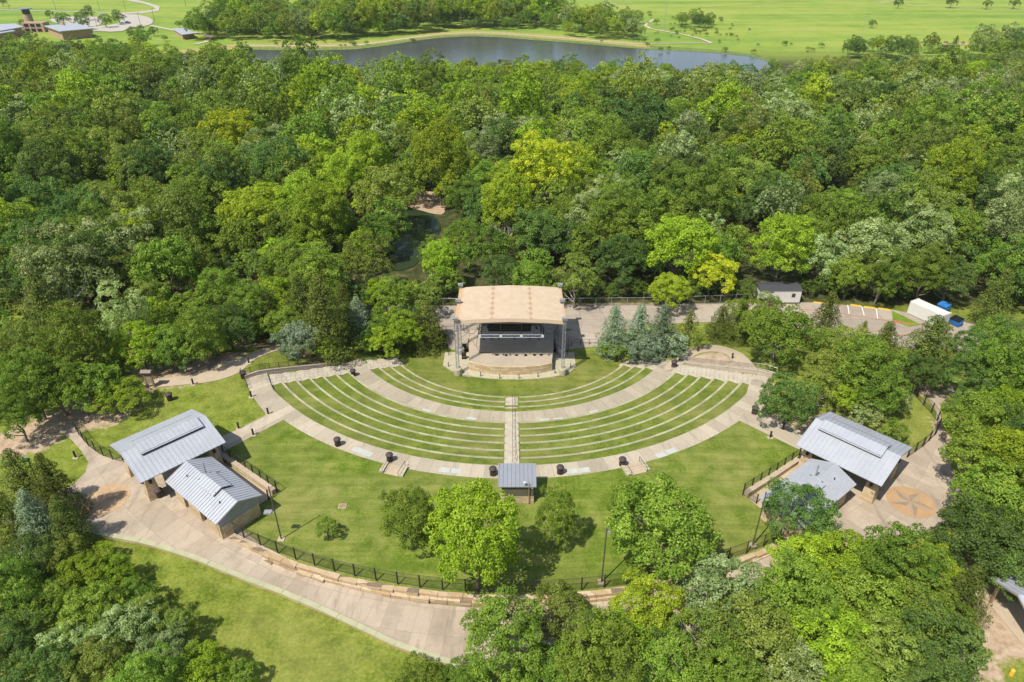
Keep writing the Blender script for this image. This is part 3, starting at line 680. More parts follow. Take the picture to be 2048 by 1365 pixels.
def local_box(mb, c, U, V, u, v, z, d):
    m = Matrix((U, V, Vector((0,0,1)))).transposed(); p = c+U*u+V*v; mb.box((p.x, p.y, z), d, M=m)
def gatehouse(mx, cx, cy, sn):
    C0 = Vector((cx, cy, 0)); U = Vector((mx*.70, .714, 0)).normalized(); V = Vector((-mx*-.714, -.70, 0)).normalized()
    # entrance pavilion; V points towards the drone
    t = thing('entrance_pavilion', f'open entry pavilion with pale metal gable roof on stone piers, {sn} gate', 'pavilion', tuple(C0), 'entry pavilions')
    zr, ze, hl, hv = 5.75, 4.2, 5.3, 5.0
    mb = MB(); gable(mb, C0, U, V, hl, hv, zr, ze); seams(mb, C0, U, V, hl, hv, zr, ze)
    rf = mb.build('roof', M['roof'], t)
    mb = MB(); mc = C0+U*.3; z0 = zr+.36; hw = 1.75; zl = zr-(zr-ze)*hw/hv+.40
    gable(mb, mc, U, V, 3.9, hw, z0, zl, .06); seams(mb, mc, U, V, 3.9, hw, z0, zl); mb.build('ridge_monitor', M['roof'], t)
    mb = MB()
    for s in (-1, 1): local_box(mb, mc, U, V, 0, s*(hw-.2), zl-.12, (7.5,.1,.36))
    mb.build('monitor_vent', M['black'], t)
    mb = MB()
    for v in (-2.6, 0, 2.6): local_box(mb, C0, U, V, 0, v, (zr-(zr-ze)*abs(v)/hv)-.27, (10.0,.16,.28))
    for u in (-4.1, 0, 4.1): local_box(mb, C0, U, V, u, 0, ze-.2, (.16,8.6,.24))
    mb.build('beam', M['dark'], t)
    for u in (-4.0, 4.0):
        for v in (-3.1, 3.1):
            p = C0+U*u+V*v; q = MB(); q.frustum((p.x, p.y, -.1), (1.55,1.55), (1.0,1.0), 4.1, atan2(U.y, U.x)); q.build('pier', M['stone'], t)
            for du, dv in ((.0, .72), (-.72, 0)):
                pp = C0+U*(u+du)+V*(v+dv); MB().lathe((pp.x, pp.y, 2.55), [(.06,0),(.17,.05),(.2,.4),(.08,.5)], 8).build('wall_lamp', M['dark'], t)
    # ticket building
    C1 = Vector((cx+mx*8.1, cy-6.9, 0)); U1 = Vector((mx*.78, -.625, 0)).normalized(); V1 = Vector((-mx*.625, -.78, 0)).normalized()
    t = thing('ticket_building', f'stone ticket building with ribbed metal gable roof beside the {sn} pavilion', 'ticket building', tuple(C1), 'ticket buildings')
    zr, ze, hl, hv = 4.3, 3.05, 5.6, 3.0
    mb = MB(); gable(mb, C1, U1, V1, hl, hv, zr, ze); seams(mb, C1, U1, V1, hl, hv, zr, ze, .48, .06, .07); mb.build('roof', M['roof'], t)
    mb = MB(); gable(mb, C1+U1*.5, U1, V1, 1.9, 1.2, zr+.28, zr-.5+.3, .05); seams(mb, C1+U1*.5, U1, V1, 1.9, 1.2, zr+.28, zr-.2, .48, .05, .06); mb.build('ridge_monitor', M['roof'], t)
    mb = MB()
    for s in (-1, 1): local_box(mb, C1+U1*.5, U1, V1, 0, s*1.02, zr-.33, (3.7,.08,.26)); local_box(mb, C1+U1*.5, U1, V1, s*1.82, 0, zr-.07, (.06,1.7,.24))
    mb.build('monitor_vent', M['black'], t)
    mb = MB()
    local_box(mb, C1, U1, V1, 0, -2.35, 1.42, (10.2,.35,2.95)); local_box(mb, C1, U1, V1, -5.0, 0, 1.42, (.3,4.4,2.95))
    local_box(mb, C1, U1, V1, 5.0, 0, .9, (.35,4.4,1.9))
    for u, w in ((-3.9, 2.0), (-.55, 2.6), (3.4, 2.2), (4.85, .5)): local_box(mb, C1, U1, V1, u, 2.35, 1.42, (w,.38,2.95))
    mb.build('wall', M['stone'], t)
    p = lambda u, v, z: C1+U1*u+V1*v+Vector((0,0,z))
    for u in (5.0, -4.9):
        mb = MB()
        vs = [p(u+.1, -2.5, ze+.02), p(u+.1, 2.5, ze+.02), p(u+.1, 0, zr-.18), p(u-.05, -2.5, ze+.02), p(u-.05, 2.5, ze+.02), p(u-.05, 0, zr-.18)]
        mb.add(vs, [(0,1,2),(3,5,4),(0,3,4,1),(1,4,5,2),(2,5,3,0)])
        if u > 0: local_box(mb, C1, U1, V1, 5.06, 0, 2.42, (.10,4.9,1.26))
        mb.build('gable_cladding', M['roofd'], t)
    for u in (-2.4, 1.5, 4.45): 
        mb = MB(); local_box(mb, C1, U1, V1, u, 1.7, 1.2, (.95,.08,2.4)); mb.build('door', M['dark'], t)
    mb = MB(); local_box(mb, C1, U1, V1, 0, 1.4, 1.3, (10,.1,2.7)); mb.build('inner_wall', M['stone'], t)
    for u in (-.4, 3.3):
        mb = MB(); local_box(mb, C1, U1, V1, u, 2.56, 2.0, (.35,.08,.3)); mb.build('wall_sign', M['dark'], t)
    q = C1+U1*-1.6+V1*-.3; mb = MB().tube((q.x, q.y, zr-.2), (q.x, q.y, zr+1.5), .09, n=8).tube((q.x, q.y, zr+1.5), (q.x, q.y, zr+1.65), .14, .1, 8).tube((q.x, q.y, zr-.1), (q.x, q.y, zr+.15), .2, .1, 8)
    mb.build('flue', M['galv'], t)
    for u in (-3.4, 3.7):
        q = C1+U1*u+V1*1.2; MB().tube((q.x, q.y, zr-.6), (q.x, q.y, zr-.2), .07, n=6).build('roof_vent', M['black'], t)
    # side yard wall with the fence on it
    return C0, U, V, C1, U1, V1
GL = gatehouse(1, -43.7, 67.6, 'left'); GR = gatehouse(-1, 43.2, 67.1, 'right')
# star inlays
M['worn'] = plain('worn_tan_stain', (.50,.34,.19), .9, 0, .45, .45); M['worn2'] = plain('worn_grey_stain', (.44,.31,.19), .9, 0, .45, .5)
for (cx, cy), lab, rot in (((48.8, 61.5), 'round tan paving inlay with a grey five pointed star, right plaza', .35), ((-50.0, 61.9), 'worn faded round paving inlay with a star, left plaza partly in tree shade', -.35)):
    t = thing('star_inlay', lab, 'paving star', (cx, cy, .13), 'star paving inlays'); R = 2.75
    MB().add([(cx+R*cos(2*pi*i/48), cy+R*sin(2*pi*i/48), .085) for i in range(48)], [tuple(range(48))]).build('disc', M['tan'] if cx > 0 else M['worn'], t)
    star = [(cx+cos(rot+pi/2+pi*i/5)*(R*.97 if i % 2 == 0 else R*.40), cy+sin(rot+pi/2+pi*i/5)*(R*.97 if i % 2 == 0 else R*.40), .093) for i in range(10)]
    a = MB(); b = MB()
    for i in range(10): (a if i % 2 else b).quad((cx, cy, .094), star[i], star[(i+1) % 10])
    a.build('star_facets', M['grey'] if cx > 0 else M['worn2'], t); b.build('star_facets', plain('dark_grey_concrete', (.30,.215,.14), .9) if cx > 0 else M['worn2'], t)
# ------------------------------------------------------------------ control booth
t = thing('control_booth', 'small booth with sloping blue-grey metal roof, dark siding and stone base at the stair top', 'booth', (.8, 62.8, 0))
mb = MB(); rp = [(-1.7,64.35,3.75),(2.9,64.35,3.75),(2.95,61.1,2.9),(-1.65,61.1,2.9)]
vs = rp+[(x, y, z-.1) for x, y, z in rp]; mb.add(vs, [(0,1,2,3),(7,6,5,4),(0,4,5,1),(1,5,6,2),(2,6,7,3),(3,7,4,0)])
for i in range(10):
    x = -1.62+i*.5; vs = []
    for dx, dz in ((0,.003),(.05,.003),(.05,.07),(0,.07)): vs += [(x+dx, 64.33, 3.75+dz), (x+dx+.04*0, 61.12, 2.9+dz)]
    mb.add(vs, [(0,1,3,2),(2,3,5,4),(4,5,7,6),(0,2,4,6),(1,7,5,3)])
mb.build('roof', M['roofd'], t)
MB().box((.65, 62.75, .55), (4.0,2.9,1.15)).build('base_wall', M['stone'], t)
MB().box((.65, 62.75, 2.0), (3.86,2.76,1.72)).build('upper_wall', M['siding'], t)
mb = MB()
for i in range(13): mb.box((-1.15+i*.3, 61.35, 2.0), (.05,.04,1.7))
mb.build('siding_rib', M['siding'], t)
MB().tube((2.05, 61.15, 0), (2.05, 61.15, 3.6), .05, n=6).build('conduit', M['wood'], t)
for x, z in ((1.5, 3.3), (2.45, 2.5)): MB().lathe((x, 61.1 if z > 3 else 61.25, z), [(.05,0),(.12,.05),(.12,.25),(.16,.28),(.16,.36)], 8).build('camera', M['white'], t)
# ------------------------------------------------------------------ fences and walls
def resample(pts, step):
    out = [pts[0]]; acc = 0
    L = [0]
    for a, b in zip(pts, pts[1:]): L.append(L[-1]+hypot(b[0]-a[0], b[1]-a[1]))
    n = max(1, round(L[-1]/step)); out = []
    for i in range(n+1):
        s = L[-1]*i/n; k = 0
        while k < len(L)-2 and L[k+1] < s: k += 1
        u = (s-L[k])/max(1e-6, L[k+1]-L[k]); a, b = pts[k], pts[k+1]; out.append((a[0]+(b[0]-a[0])*u, a[1]+(b[1]-a[1])*u))
    return out
def fence(label, pts, h=1.8, step=2.45, base=0, pm=None, r=.06, zf=None, infill=True, cat='fence', group=None):
    pts = resample(pts, step); zf = zf or hgt; pm = pm or M['dark']; pts = [(x, y, zf(x, y)+base) for x, y in pts]
    t = thing('mesh_fence' if infill else 'railing', label, cat, pts[len(pts)//2], group)
    for x, y, z in pts: MB().cbox((x, y, z-.1), (2*r,2*r,h+.14), .02, atan2(pts[1][1]-pts[0][1], pts[1][0]-pts[0][0])).build('post', pm, t)
    mb = MB(); q = MB()
    for a, b in zip(pts, pts[1:]):
        for hh in ((h-.04, .12) if infill else (h-.04, h*.5)): mb.tube((a[0], a[1], a[2]+hh), (b[0], b[1], b[2]+hh), .028, n=4)
        if infill: q.quad((a[0], a[1], a[2]+.1), (b[0], b[1], b[2]+.1), (b[0], b[1], b[2]+h-.04), (a[0], a[1], a[2]+h-.04))
    mb.build('rail', pm, t)
    if infill: q.build('mesh_infill', M['link'], t)
    return t
PL = lambda pix: [P(*p) for p in pix]
def zoom2(x, y): return (x/4.267+120, y/4.267+780)
def zoom3(x, y): return (x/3.935+1440, y/3.935+760)
lawnz = lambda x, y: .02
fence('long dark mesh fence curving along the bottom edge of the back lawn', [polar(67.05, a) for a in np.arange(-29.5, 29.6, 1.0)], 1.75, 2.5, 0, zf=lawnz)
fence('dark mesh fence curving from the trees down to the left pavilion', PL([(152,858),(159,871),(178.6,893.7),(191.5,903),(206.7,912.4),(227.8,920.6),(249,925)]), 1.7, 1.9)
fence('dark mesh fence curving up from the right pavilion past the brown shrub', PL([(1806,766),(1824,785),(1841.5,806),(1858,822),(1872,840),(1877,853),(1869,871),(1846.6,893),(1813.6,916)]), 1.75, 1.9)
LF = [(-39.6,71.0),(-34.3,67.0),(-29.2,63.1)]
fence('dark mesh fence on the stone wall behind the left ticket building', LF, 1.5, 1.6, .5)
fence('short dark mesh fence across the lawn end of the left ticket building', [(-29.2,63.1),(-29.9,61.9)], 1.5, 1.4, .1)
RF = [(39.2,70.4),(33.8,66.4),(28.6,62.7)]
fence('dark mesh fence on the stone wall behind the right ticket building', RF, 1.5, 1.6, .5)
fence('short dark mesh fence across the lawn end of the right ticket building', [(28.6,62.7),(29.8,61.2)], 1.5, 1.6, .1)
fence('tall chain link fence along the road left of the stage', PL([(700,611),(780,612),(850,613),(918,614)]), 1.9, 3.2, 0, M['galv'], .035)
fence('tall chain link fence along the road right of the stage', PL([(1128,614),(1200,613),(1300,612),(1400,609),(1500,605)]), 1.9, 3.2, 0, M['galv'], .035)
fence('low dark railing beside the lower left of the stage', PL([(862,672),(890,676),(897,712)]), 1.2, 1.6, 0, M['black'], .04, None, False)
fence('low dark railing behind the stage on the left', PL([(893,665),(925,664),(955,662)]), 1.3, 1.8, 0, M['black'], .04, None, False)
fence('low dark railing beside the stage on the right', PL([(1143,692),(1170,690),(1196,690)]), 1.2, 1.8, 0, M['black'], .04, None, False)
fence('low dark railing edging the road behind the right of the stage', PL([(1135,712),(1137,690)]), 1.3, 1.4, 0, M['black'], .04, None, False)
def side_line(side, off, r0, r1, n=12):
    d = Vector((side*sin(radians(FA)), -cos(radians(FA)))); nn = Vector((side*cos(radians(FA)), sin(radians(FA))))
    return [tuple(Vector((0, CY))+d*(r0+(r1-r0)*i/n)+nn*off) for i in range(n+1)]
zst2 = lambda x, y: radial(hypot(x, y-CY))+.15
fence('dark railing on the stepped wall above the left side stair', side_line(-1, 3.6, 33.5, 50), 1.1, 1.5, .55, M['dark'], .035, zst2, True)
fence('dark railing on the stepped wall above the right side stair', side_line(1, 3.6, 34, 49), 1.1, 1.5, .55, M['galv'], .03, zst2, True)
fence('short dark railing at the outer corner of the left side stair', PL([(483,748),(490,762),(497,779)]), 1.0, 1.2, 0, M['dark'], .035, None, False)
def wall(label, pts, w, h, mat, step=2.0, zf=None, base=0, jit=.06, name='stone_wall', group=None, capm=None):
    pts = resample(pts, step); zf = zf or hgt; rnd = random.Random(len(label)); mb = MB(); cb = MB(); hj = 0
    t = thing(name, label, 'wall', (pts[len(pts)//2][0], pts[len(pts)//2][1], zf(*pts[len(pts)//2])), group)
    for i, (a, b) in enumerate(zip(pts, pts[1:])):
        A, B = Vector(a), Vector(b); n = (B-A).normalized(); n = Vector((-n.y, n.x)); ww = w/2+rnd.uniform(-jit, jit)*.5
        z0 = min(zf(*a), zf(*b))-.25; dj = rnd.uniform(-jit, jit); z1 = lambda x, y, dj=dj: zf(x, y)+base+h+dj
        e = (B-A)*.002; P4 = [A+e+n*ww, A+e-n*ww, B-e-n*ww, B-e+n*ww]; mb.slab([tuple(p) for p in P4], z0, z1)
        e = (B-A)*.006; k = w/2+.04; P4 = [A+e+n*k, A+e-n*k, B-e-n*k, B-e+n*k]; z2 = .11+rnd.uniform(0, jit*.5); cb.slab([tuple(p) for p in P4], z1, lambda x, y, f=z1, k=z2: f(x, y)+k)
    mb.build('wall_body', mat, t); cb.build('coping', capm or M['cap'], t); return t
promz = lambda x, y: -.9*(1-sm(24, 36, abs(x)))
wall('low tan limestone retaining wall curving below the long lawn fence', [polar(67.85, a) for a in np.arange(-30, 30.1, 1.0)], .62, .12, M['stone2'], 1.5, promz, 0, .08) if False else None
def ledge_wall():
    t = thing('retaining_wall', 'long tan limestone ledge wall curving below the lawn fence', 'wall', (0, 47.6, 0)); rnd = random.Random(3)
    for layer, (r0, r1, z0, z1) in enumerate(((67.5, 68.25, -1.6, -.42), (67.5, 67.98, -.42, .02))):
        mb = MB(); a = -30.2
        while a < 30.2:
            da = rnd.uniform(.9, 1.9); j = rnd.uniform(-.10, .12); jz = rnd.uniform(-.07, .05)
            x0 = polar(r0, a)[0]; f = 1-sm(24, 36, abs(x0)); zt = z1*1 if layer else z1
            q = [polar(r0-.1, a), polar(r1+j, a+.02), polar(r1+j+rnd.uniform(-.05, .05), a+da-.02), polar(r0-.1, a+da)]
            if layer or f > .3: mb.slab(q, z0, zt+jz+.04)
            a += da
        mb.build('stone_course', M['stone2'], t)
ledge_wall()
wall('low pale stone edging wall between the wide promenade and the front meadow grass', PL([(140,1058),(215,1074),(300,1090),(380,1116),(480,1156),(560,1186),(640,1220),(720,1257),(800,1296),(860,1317),(925,1336)]), .5, .34, M['stone2'], 2.4, None, 0, .02, 'edging_wall', None, M['curb'])
wall('tan stone wall carrying the fence behind the left ticket building', [(x-.25, y-.2) for x, y in LF], .6, .62, M['stone'], 2, None, 0, .03, 'yard_wall', None, M['path'])
wall('tan stone wall carrying the fence behind the right ticket building', [(x+.25, y-.2) for x, y in RF], .6, .62, M['stone'], 2, None, 0, .03, 'yard_wall', None, M['path'])
wall('stepped tan wall above the left side stair', side_line(-1, 3.5, 34.4, 49.5), .35, .5, M['stagecon'], 2.2, zst2, 0, .0, 'stair_wall', None, M['stagecon'])
wall('stepped tan wall above the right side stair', side_line(1, 3.5, 34.4, 48.5), .35, .4, M['stagecon'], 2.2, zst2, 0, .0, 'stair_wall', None, M['stagecon'])
# ------------------------------------------------------------------ bins, bollards, lamps
def bin_at(px, py, label, rz=0, z=None):
    x, y = P(px, py) if z is None else Pz(px, py, z); z = hgt(x, y)+.05 if z is None else z
    t = thing('litter_bin', label, 'litter bin', (x, y, z), 'dark litter bins')
    b = MB().frustum((x, y, z), (.56,.56), (.7,.7), .78, rz); 
    for k in range(12):
        a = 2*pi*k/12; b.box((x+.37*cos(a), y+.37*sin(a), z+.4), (.07,.05,.74), a)
    b.build('body', M['binm'], t)
    MB().box((x, y, z+.92), (.6,.6,.26), rz).build('opening', M['tyre'], t)
    MB().lathe((x, y, z+.98), [(.5,0),(.52,.08),(.44,.22),(.25,.32),(.05,.35)], 12).build('hood', M['binm'], t)
for a in [(707,752,'dark litter bin on the middle walkway at its upper left end',.5,-3.57),(676,891,'dark litter bin on the outer walkway nearest the left ticket building lawn',.6,.05),(780,922,'dark litter bin beside the lower left stone steps',.4,.05),(986,950,'dark litter bin close on the left of the control booth',0,.05),
          (1120,947,'dark litter bin on the walkway right of the control booth',0,.05),(1244,931,'dark litter bin beside the lower right stone steps',-.3,.05),(1508,828,'dark litter bin at the right corner of the outer walkway',-.6),(341,801,'dark litter bin alone on the grass above the left pavilion',.4),
          (488,757,'dark litter bin in the corner of the left side stair wall',.3),(1347,735,'dark litter bin at the upper right end of the middle walkway',-.3),(321,994,'dark litter bin under the left pavilion beside its front pier',.8)]:
    bin_at(*a)
def bollard(px, py, label):
    x, y = P(px, py); z = hgt(x, y)
    t = thing('bollard_light', label, 'bollard', (x, y, z), 'bollard lights along the paths')
    MB().cbox((x, y, z-.1), (.75,.6,.2), .03).build('footing', M['path'], t)
    MB().lathe((x, y, z+.09), [(.13,0),(.13,.8)], 10).build('post', M['dark'], t)
    MB().lathe((x, y, z+.89), [(.10,0),(.10,.09),(.15,.1),(.15,.2),(.11,.23)], 10).build('cap', M['dark'], t)
for p in [(503,795,'dark bollard on the lawn edge just below the left side stair'),(537,829,'dark bollard at the inner corner of the left entry path'),(478,858,'dark bollard on the upper edge of the left entry path by the pavilion'),(507,871,'dark bollard on the lower edge of the left entry path by the pavilion'),
          (498,727,'dark bollard on the grass side of the upper left footpath bend'),(387,770,'dark bollard on the lawn side of the left footpath, nearer the kiosk'),(152,916,'dark bollard on the round lawn left of the left pavilion'),
          (1540,876,'dark bollard on the lower edge of the right entry path'),(1565,860,'dark bollard on the upper edge of the right entry path by the tree'),(1395,704,'dark bollard on the inside of the right loop path'),(1359,722,'dark bollard by the bin at the right loop path'),(1464,718,'dark bollard on the far side of the right loop path')]: bollard(*p)
def lamp(px, py, h, label, arm=-1, headz=None, name='lamp_post', pm=None):
    x, y = P(px, py); z = hgt(x, y); pm = pm or M['pole']
    t = thing(name, label, 'lamp post', (x, y, z), 'lamp posts on the lawn')
    MB().cbox((x, y, z-.1), (.8,.7,.22), .03).build('footing', M['path'], t)
    MB().tube((x, y, z+.1), (x, y, z+h), .085, .06, 8).build('pole', pm, t)
    hz = headz or h-.1
    mb = MB().box((x+arm*(.75 if headz and headz < 5 else .3), y, z+hz), ((.85,.55,.22) if headz and headz < 5 or not headz else (.3,.25,.12))).box((x+arm*.25, y, z+hz), (.4,.08,.08)); mb.build('head', M['galv'] if headz else pm, t)
    mb = MB().tube((x, y, z+h), (x, y, z+h+.15), .1, .05, 8); mb.build('cap', pm, t)
lamp(563,1079,8.0,'tall dark lamp post on the lawn near the small round tree',-1,4.3)
lamp(1505,1091,8.0,'tall dark lamp post on the lawn near the right ticket building',1,7.0)
lamp(1203,1165,8.0,'tall slim lamp post between the middle lawn trees and the fence',1,7.6)
lamp(82,975,4.6,'short green lamp post behind cedars on the round left lawn',-1,None,'lamp_post',M['green'])
x, y = P(878,1066); z = 0
t = thing('camera_post', 'slim white camera post beside the big yellow-green lawn tree', 'camera post', (x, y, z)); MB().tube((x, y, 0), (x, y, 2.6), .06, n=8).build('pole', M['white'], t); MB().cbox((x, y, 2.5), (.3,.3,.5), .05).build('camera', M['white'], t)
x, y = P(685,1013); t = thing('valve_cover', 'small square brown valve cover set in the lawn', 'cover', (x, y, .02)); MB().box((x, y, .04), (.75,.6,.08)).build('lid', M['wood'], t); MB().box((x, y, .03), (.95,.8,.06)).build('frame', M['path'], t)
# short stone steps on the lawn side of the outer walkway
for px, py, lab, s in ((790, 938, 'short concrete steps with stone cheeks below the outer walkway, left', -1), (1268, 935, 'short concrete steps with stone cheeks below the outer walkway, right', 1)):
    x, y = Pz(px, py, 0); a = degrees(atan2(x, CY-y)); t = thing('garden_steps', lab, 'steps', (x, y, 0), 'short steps off the outer walkway'); mb = MB(); rz = radians(a)
    d = Vector((sin(rz), -cos(rz), 0)); n = Vector((cos(rz), sin(rz), 0)); o_ = Vector((sin(rz)*49.5, CY-cos(rz)*49.5, 0))
    for k in range(4): c = o_+d*(.25+.45*k); mb.box((c.x, c.y, -.02-.0*k), (2.3,.45,.30-.07*k), rz)
    mb.build('steps', M['path'], t)
    for q in (-1, 1):
        mb = MB(); 
        for k in range(3): c = o_+d*(.3+.62*k)+n*q*1.4; mb.box((c.x, c.y, .1), (.45+.05*k,.6,.55-.1*k), rz+.1*k)
        mb.build('cheek_stone', M['cap'], t)
        c0, c1 = o_+n*q*1.12+d*-.2, o_+n*q*1.12+d*1.9; MB().path([c0, c0+Vector((0,0,.95)), c1+Vector((0,0,.8)), c1], .03).build('handrail', M['black'], t)
# ------------------------------------------------------------------ yard behind: trailer, container, dumpster, stops
x, y = Pz(1557, 609, -4.5); t = thing('office_trailer', 'white office trailer with tree-shaded dark roof at the edge of the woods', 'trailer', (x, y+1.7, -4.5)); yc = y+1.7
MB().box((x, yc, -2.75), (8.2,3.4,2.7)).build('body', M['offwhite'], t)
vs = [(x-4.3,yc-1.85,-1.4),(x+4.3,yc-1.85,-1.4),(x+4.3,yc+1.85,-1.3),(x-4.3,yc+1.85,-1.3),(x-4.3,yc+.1,-1.0),(x+4.3,yc+.1,-1.0)]
MB().add(vs, [(0,1,5,4),(3,4,5,2),(0,4,3),(1,2,5),(0,3,2,1)]).build('roof', M['shaderoof'], t)  # shade from the trees is put into this roof's colour
MB().box((x-1.9, yc-1.72, -2.95), (.85,.06,1.9)).build('door', M['white'], t); MB().box((x+2.6, yc-1.72, -2.5), (.7,.06,.8)).build('window', M['glass'], t)
MB().box((x-1.9, yc-2.2, -4.05), (1.3,.9,.4)).box((x-1.9, yc-2.8, -4.25), (1.3,.35,.25)).build('door_steps', M['wood'], t); MB().box((x, yc, -4.25), (7.8,3.0,.4)).build('skirting', M['dark'], t)
MB().box((x-1.9, yc-1.78, -1.75), (.9,.12,.06)).build('door_canopy', M['shaderoof'], t)
A = Vector(P(1812.6, 627.6)); B = Vector(P(1878, 657.9)); dd = (B-A).normalized(); nn = Vector((-dd.y, dd.x)); nn = nn if nn.y > 0 else -nn; Lc = (B-A).length; cc = (A+B)/2+nn*1.25; zc = hgt(cc.x, cc.y)+.1
t = thing('shipping_container', 'long white shipping container beside the parking lot', 'container', (cc.x, cc.y, zc)); rz = atan2(dd.y, dd.x)
MB().box((cc.x, cc.y, zc+1.35), (Lc-.2,2.4,2.55), rz).build('body', M['white'], t)
mb = MB(); n_ = 22
for i in range(n_):
    for s in (-1, 1): c = cc+dd*(-Lc/2+.4+(Lc-.8)*i/(n_-1))+nn*s*1.21; mb.box((c.x, c.y, zc+1.35), (.16,.05,2.3), rz)
mb.build('corrugation', M['white'], t)
mb = MB()
for s in (-1, 1):
    for k in (-1, 1): c = cc+dd*s*(Lc/2-.08)+nn*k*1.16; mb.box((c.x, c.y, zc+1.35), (.16,.16,2.72), rz)
    for zz in (.06, 2.66): c = cc+dd*s*(Lc/2-.08); mb.box((c.x, c.y, zc+zz), (.14,2.2,.12), rz)
mb.build('corner_frame', M['offwhite'], t)
for k in (-.58, .58): c = cc+dd*(Lc/2)+nn*k; MB().box((c.x, c.y, zc+1.35), (.06,1.08,2.4), rz).build('door', M['offwhite'], t)
mb = MB()
for k in (-.85, -.3, .3, .85): c = cc+dd*(Lc/2+.05)+nn*k; mb.tube((c.x, c.y, zc+.2), (c.x, c.y, zc+2.5), .025, n=5)
mb.build('lock_rod', M['galv'], t)
def dumpster(px, py, lab, rz, lid):
    x, y = P(px, py); z = hgt(x, y)+.1; t = thing('dumpster', lab, 'dumpster', (x, y, z), 'blue dumpsters'); R = Matrix.Rotation(rz, 3, 'Z'); T = lambda a, b, c: tuple(R @ Vector((a, b, c))+Vector((x, y, z)))
    vs = [T(*p) for p in ((-.95,-.55,.1),(.95,-.55,.1),(.95,.75,.1),(-.95,.75,.1),(-.95,-.8,1.15),(.95,-.8,1.15),(.95,.8,1.5),(-.95,.8,1.5))]
    MB().add(vs, [(0,3,2,1),(4,5,6,7),(0,1,5,4),(1,2,6,5),(2,3,7,6),(3,0,4,7)]).build('body', M['blue'], t)
    for s in (-.49, .49):
        vs = [T(s-.46,-.86,1.17),T(s+.46,-.86,1.17),T(s+.46,.82,1.53),T(s-.46,.82,1.53)]; vs += [(a, b, c+.05) for a, b, c in vs]
        MB().add(vs, [(0,3,2,1),(4,5,6,7),(0,1,5,4),(1,2,6,5),(2,3,7,6),(3,0,4,7)]).build('lid', lid, t)
    for s in (-1, 1): MB().box(T(s*1.0, 0, .75), (.1,.9,.16), rz).build('fork_pocket', M['blue'], t)
    mb = MB()
    for s in (-.5, .1, .6): mb.box(T(s, -.7, .65), (.07,.1,.8), rz)
    mb.build('rib', M['blue'], t)
dumpster(1909, 651, 'blue dumpster with black lid at the end of the white container', rz, M['black'])
dumpster(1884, 622, 'blue dumpster mostly hidden behind the white container', rz, M['blue'])
for i, (a, b) in enumerate([((1626,606),(1650,608)),((1654,608),(1676,611)),((1700,611),(1722,614)),((1727,615),(1750,618)),((1756,618),(1780,622))]):
    A, B = Vector(P(*a)), Vector(P(*b)); c = (A+B)/2; d_ = B-A
    mb = MB().frustum((c.x, c.y, hgt(c.x, c.y)+.05), (d_.length,.3), (d_.length-.1,.2), .2, atan2(d_.y, d_.x)); o = mb.build('wheel_stop', M['yellow'])
    tag(o, f'yellow kerb block at the head of the stalls, {NTH[i]} from the white trailer', 'kerb block', 'yellow kerb blocks')
A = P(1787, 643); B = P(1828, 652); A, B = Vector(A), Vector(B); c = (A+B)/2; d_ = B-A
tag(MB().cbox((c.x, c.y, hgt(c.x, c.y)), (d_.length,.3,.22), .03, atan2(d_.y, d_.x)).build('red_kerb', M['red']), 'red painted kerb edging the grass island in the lot', 'kerb')
# kiosk
M['wood2'] = plain('grey_weathered_boards', (.26,.22,.17), .9, 0, .3, 2)
x, y = P(303, 775); z = hgt(x, y); t = thing('info_kiosk', 'tall weathered wooden notice kiosk under the trees by the left footpath', 'kiosk', (x, y, z))
for s in (-.5, .5): MB().box((x+s, y, z+1.4), (.26,.26,3.0)).build('post', M['wood'], t)
MB().box((x, y, z+1.8), (.74,.2,2.2)).build('board', plain('faded_notice_board', (.35,.28,.2), .8), t)
vs = [(x-.8,y-.5,z+2.9),(x+.8,y-.5,z+2.9),(x+.8,y+.5,z+2.9),(x-.8,y+.5,z+2.9),(x-.8,y,z+3.2),(x+.8,y,z+3.2)]
MB().add(vs, [(0,1,5,4),(2,3,4,5),(0,4,3),(1,2,5),(0,3,2,1)]).build('roof', M['wood2'], t)
# picnic pavilion at the right border
C0 = Vector((54.3, 44.7, 0)); U = Vector((1, .1, 0)).normalized(); V = Vector((.1, -1, 0)).normalized()
t = thing('picnic_pavilion', 'metal roofed picnic shelter on slim posts cut off by the right border', 'shelter', tuple(C0)); mb = MB(); gable(mb, C0, U, V, 5.1, 3.2, 4.6, 3.3); seams(mb, C0, U, V, 5.1, 3.2, 4.6, 3.3); mb.build('roof', M['roof'], t)
mb = MB(); 
for s in (-1, 1): mb.path([C0+U*-5+V*s*3.0+Vector((0,0,3.2)), C0+U*-5+Vector((0,0,4.4))], .09)
mb.build('gable_beam', M['wood'], t)
for u in (-4.3, 0, 4.3):
    for v in (-2.6, 2.6): p = C0+U*u+V*v; MB().box((p.x, p.y, 1.6), (.22,.22,3.4)).build('post', M['wood'], t)
mb = MB(); p = C0; mb.box((p.x, p.y, .05), (9,5,.1), atan2(U.y, U.x)); mb.build('floor_slab', M['path'], t)
x, y = P(2021, 1350); t = thing('marker_post', 'short fat yellow marker post on the bare sand, lower right corner', 'marker', (x, y, hgt(x, y))); MB().lathe((x, y, hgt(x, y)), [(.2,0),(.2,.65)], 10).build('post', M['yellow'], t); MB().lathe((x, y, hgt(x, y)+.65), [(.2,0),(.17,.1),(.08,.17)], 10).build('cap', M['yellow'], t)
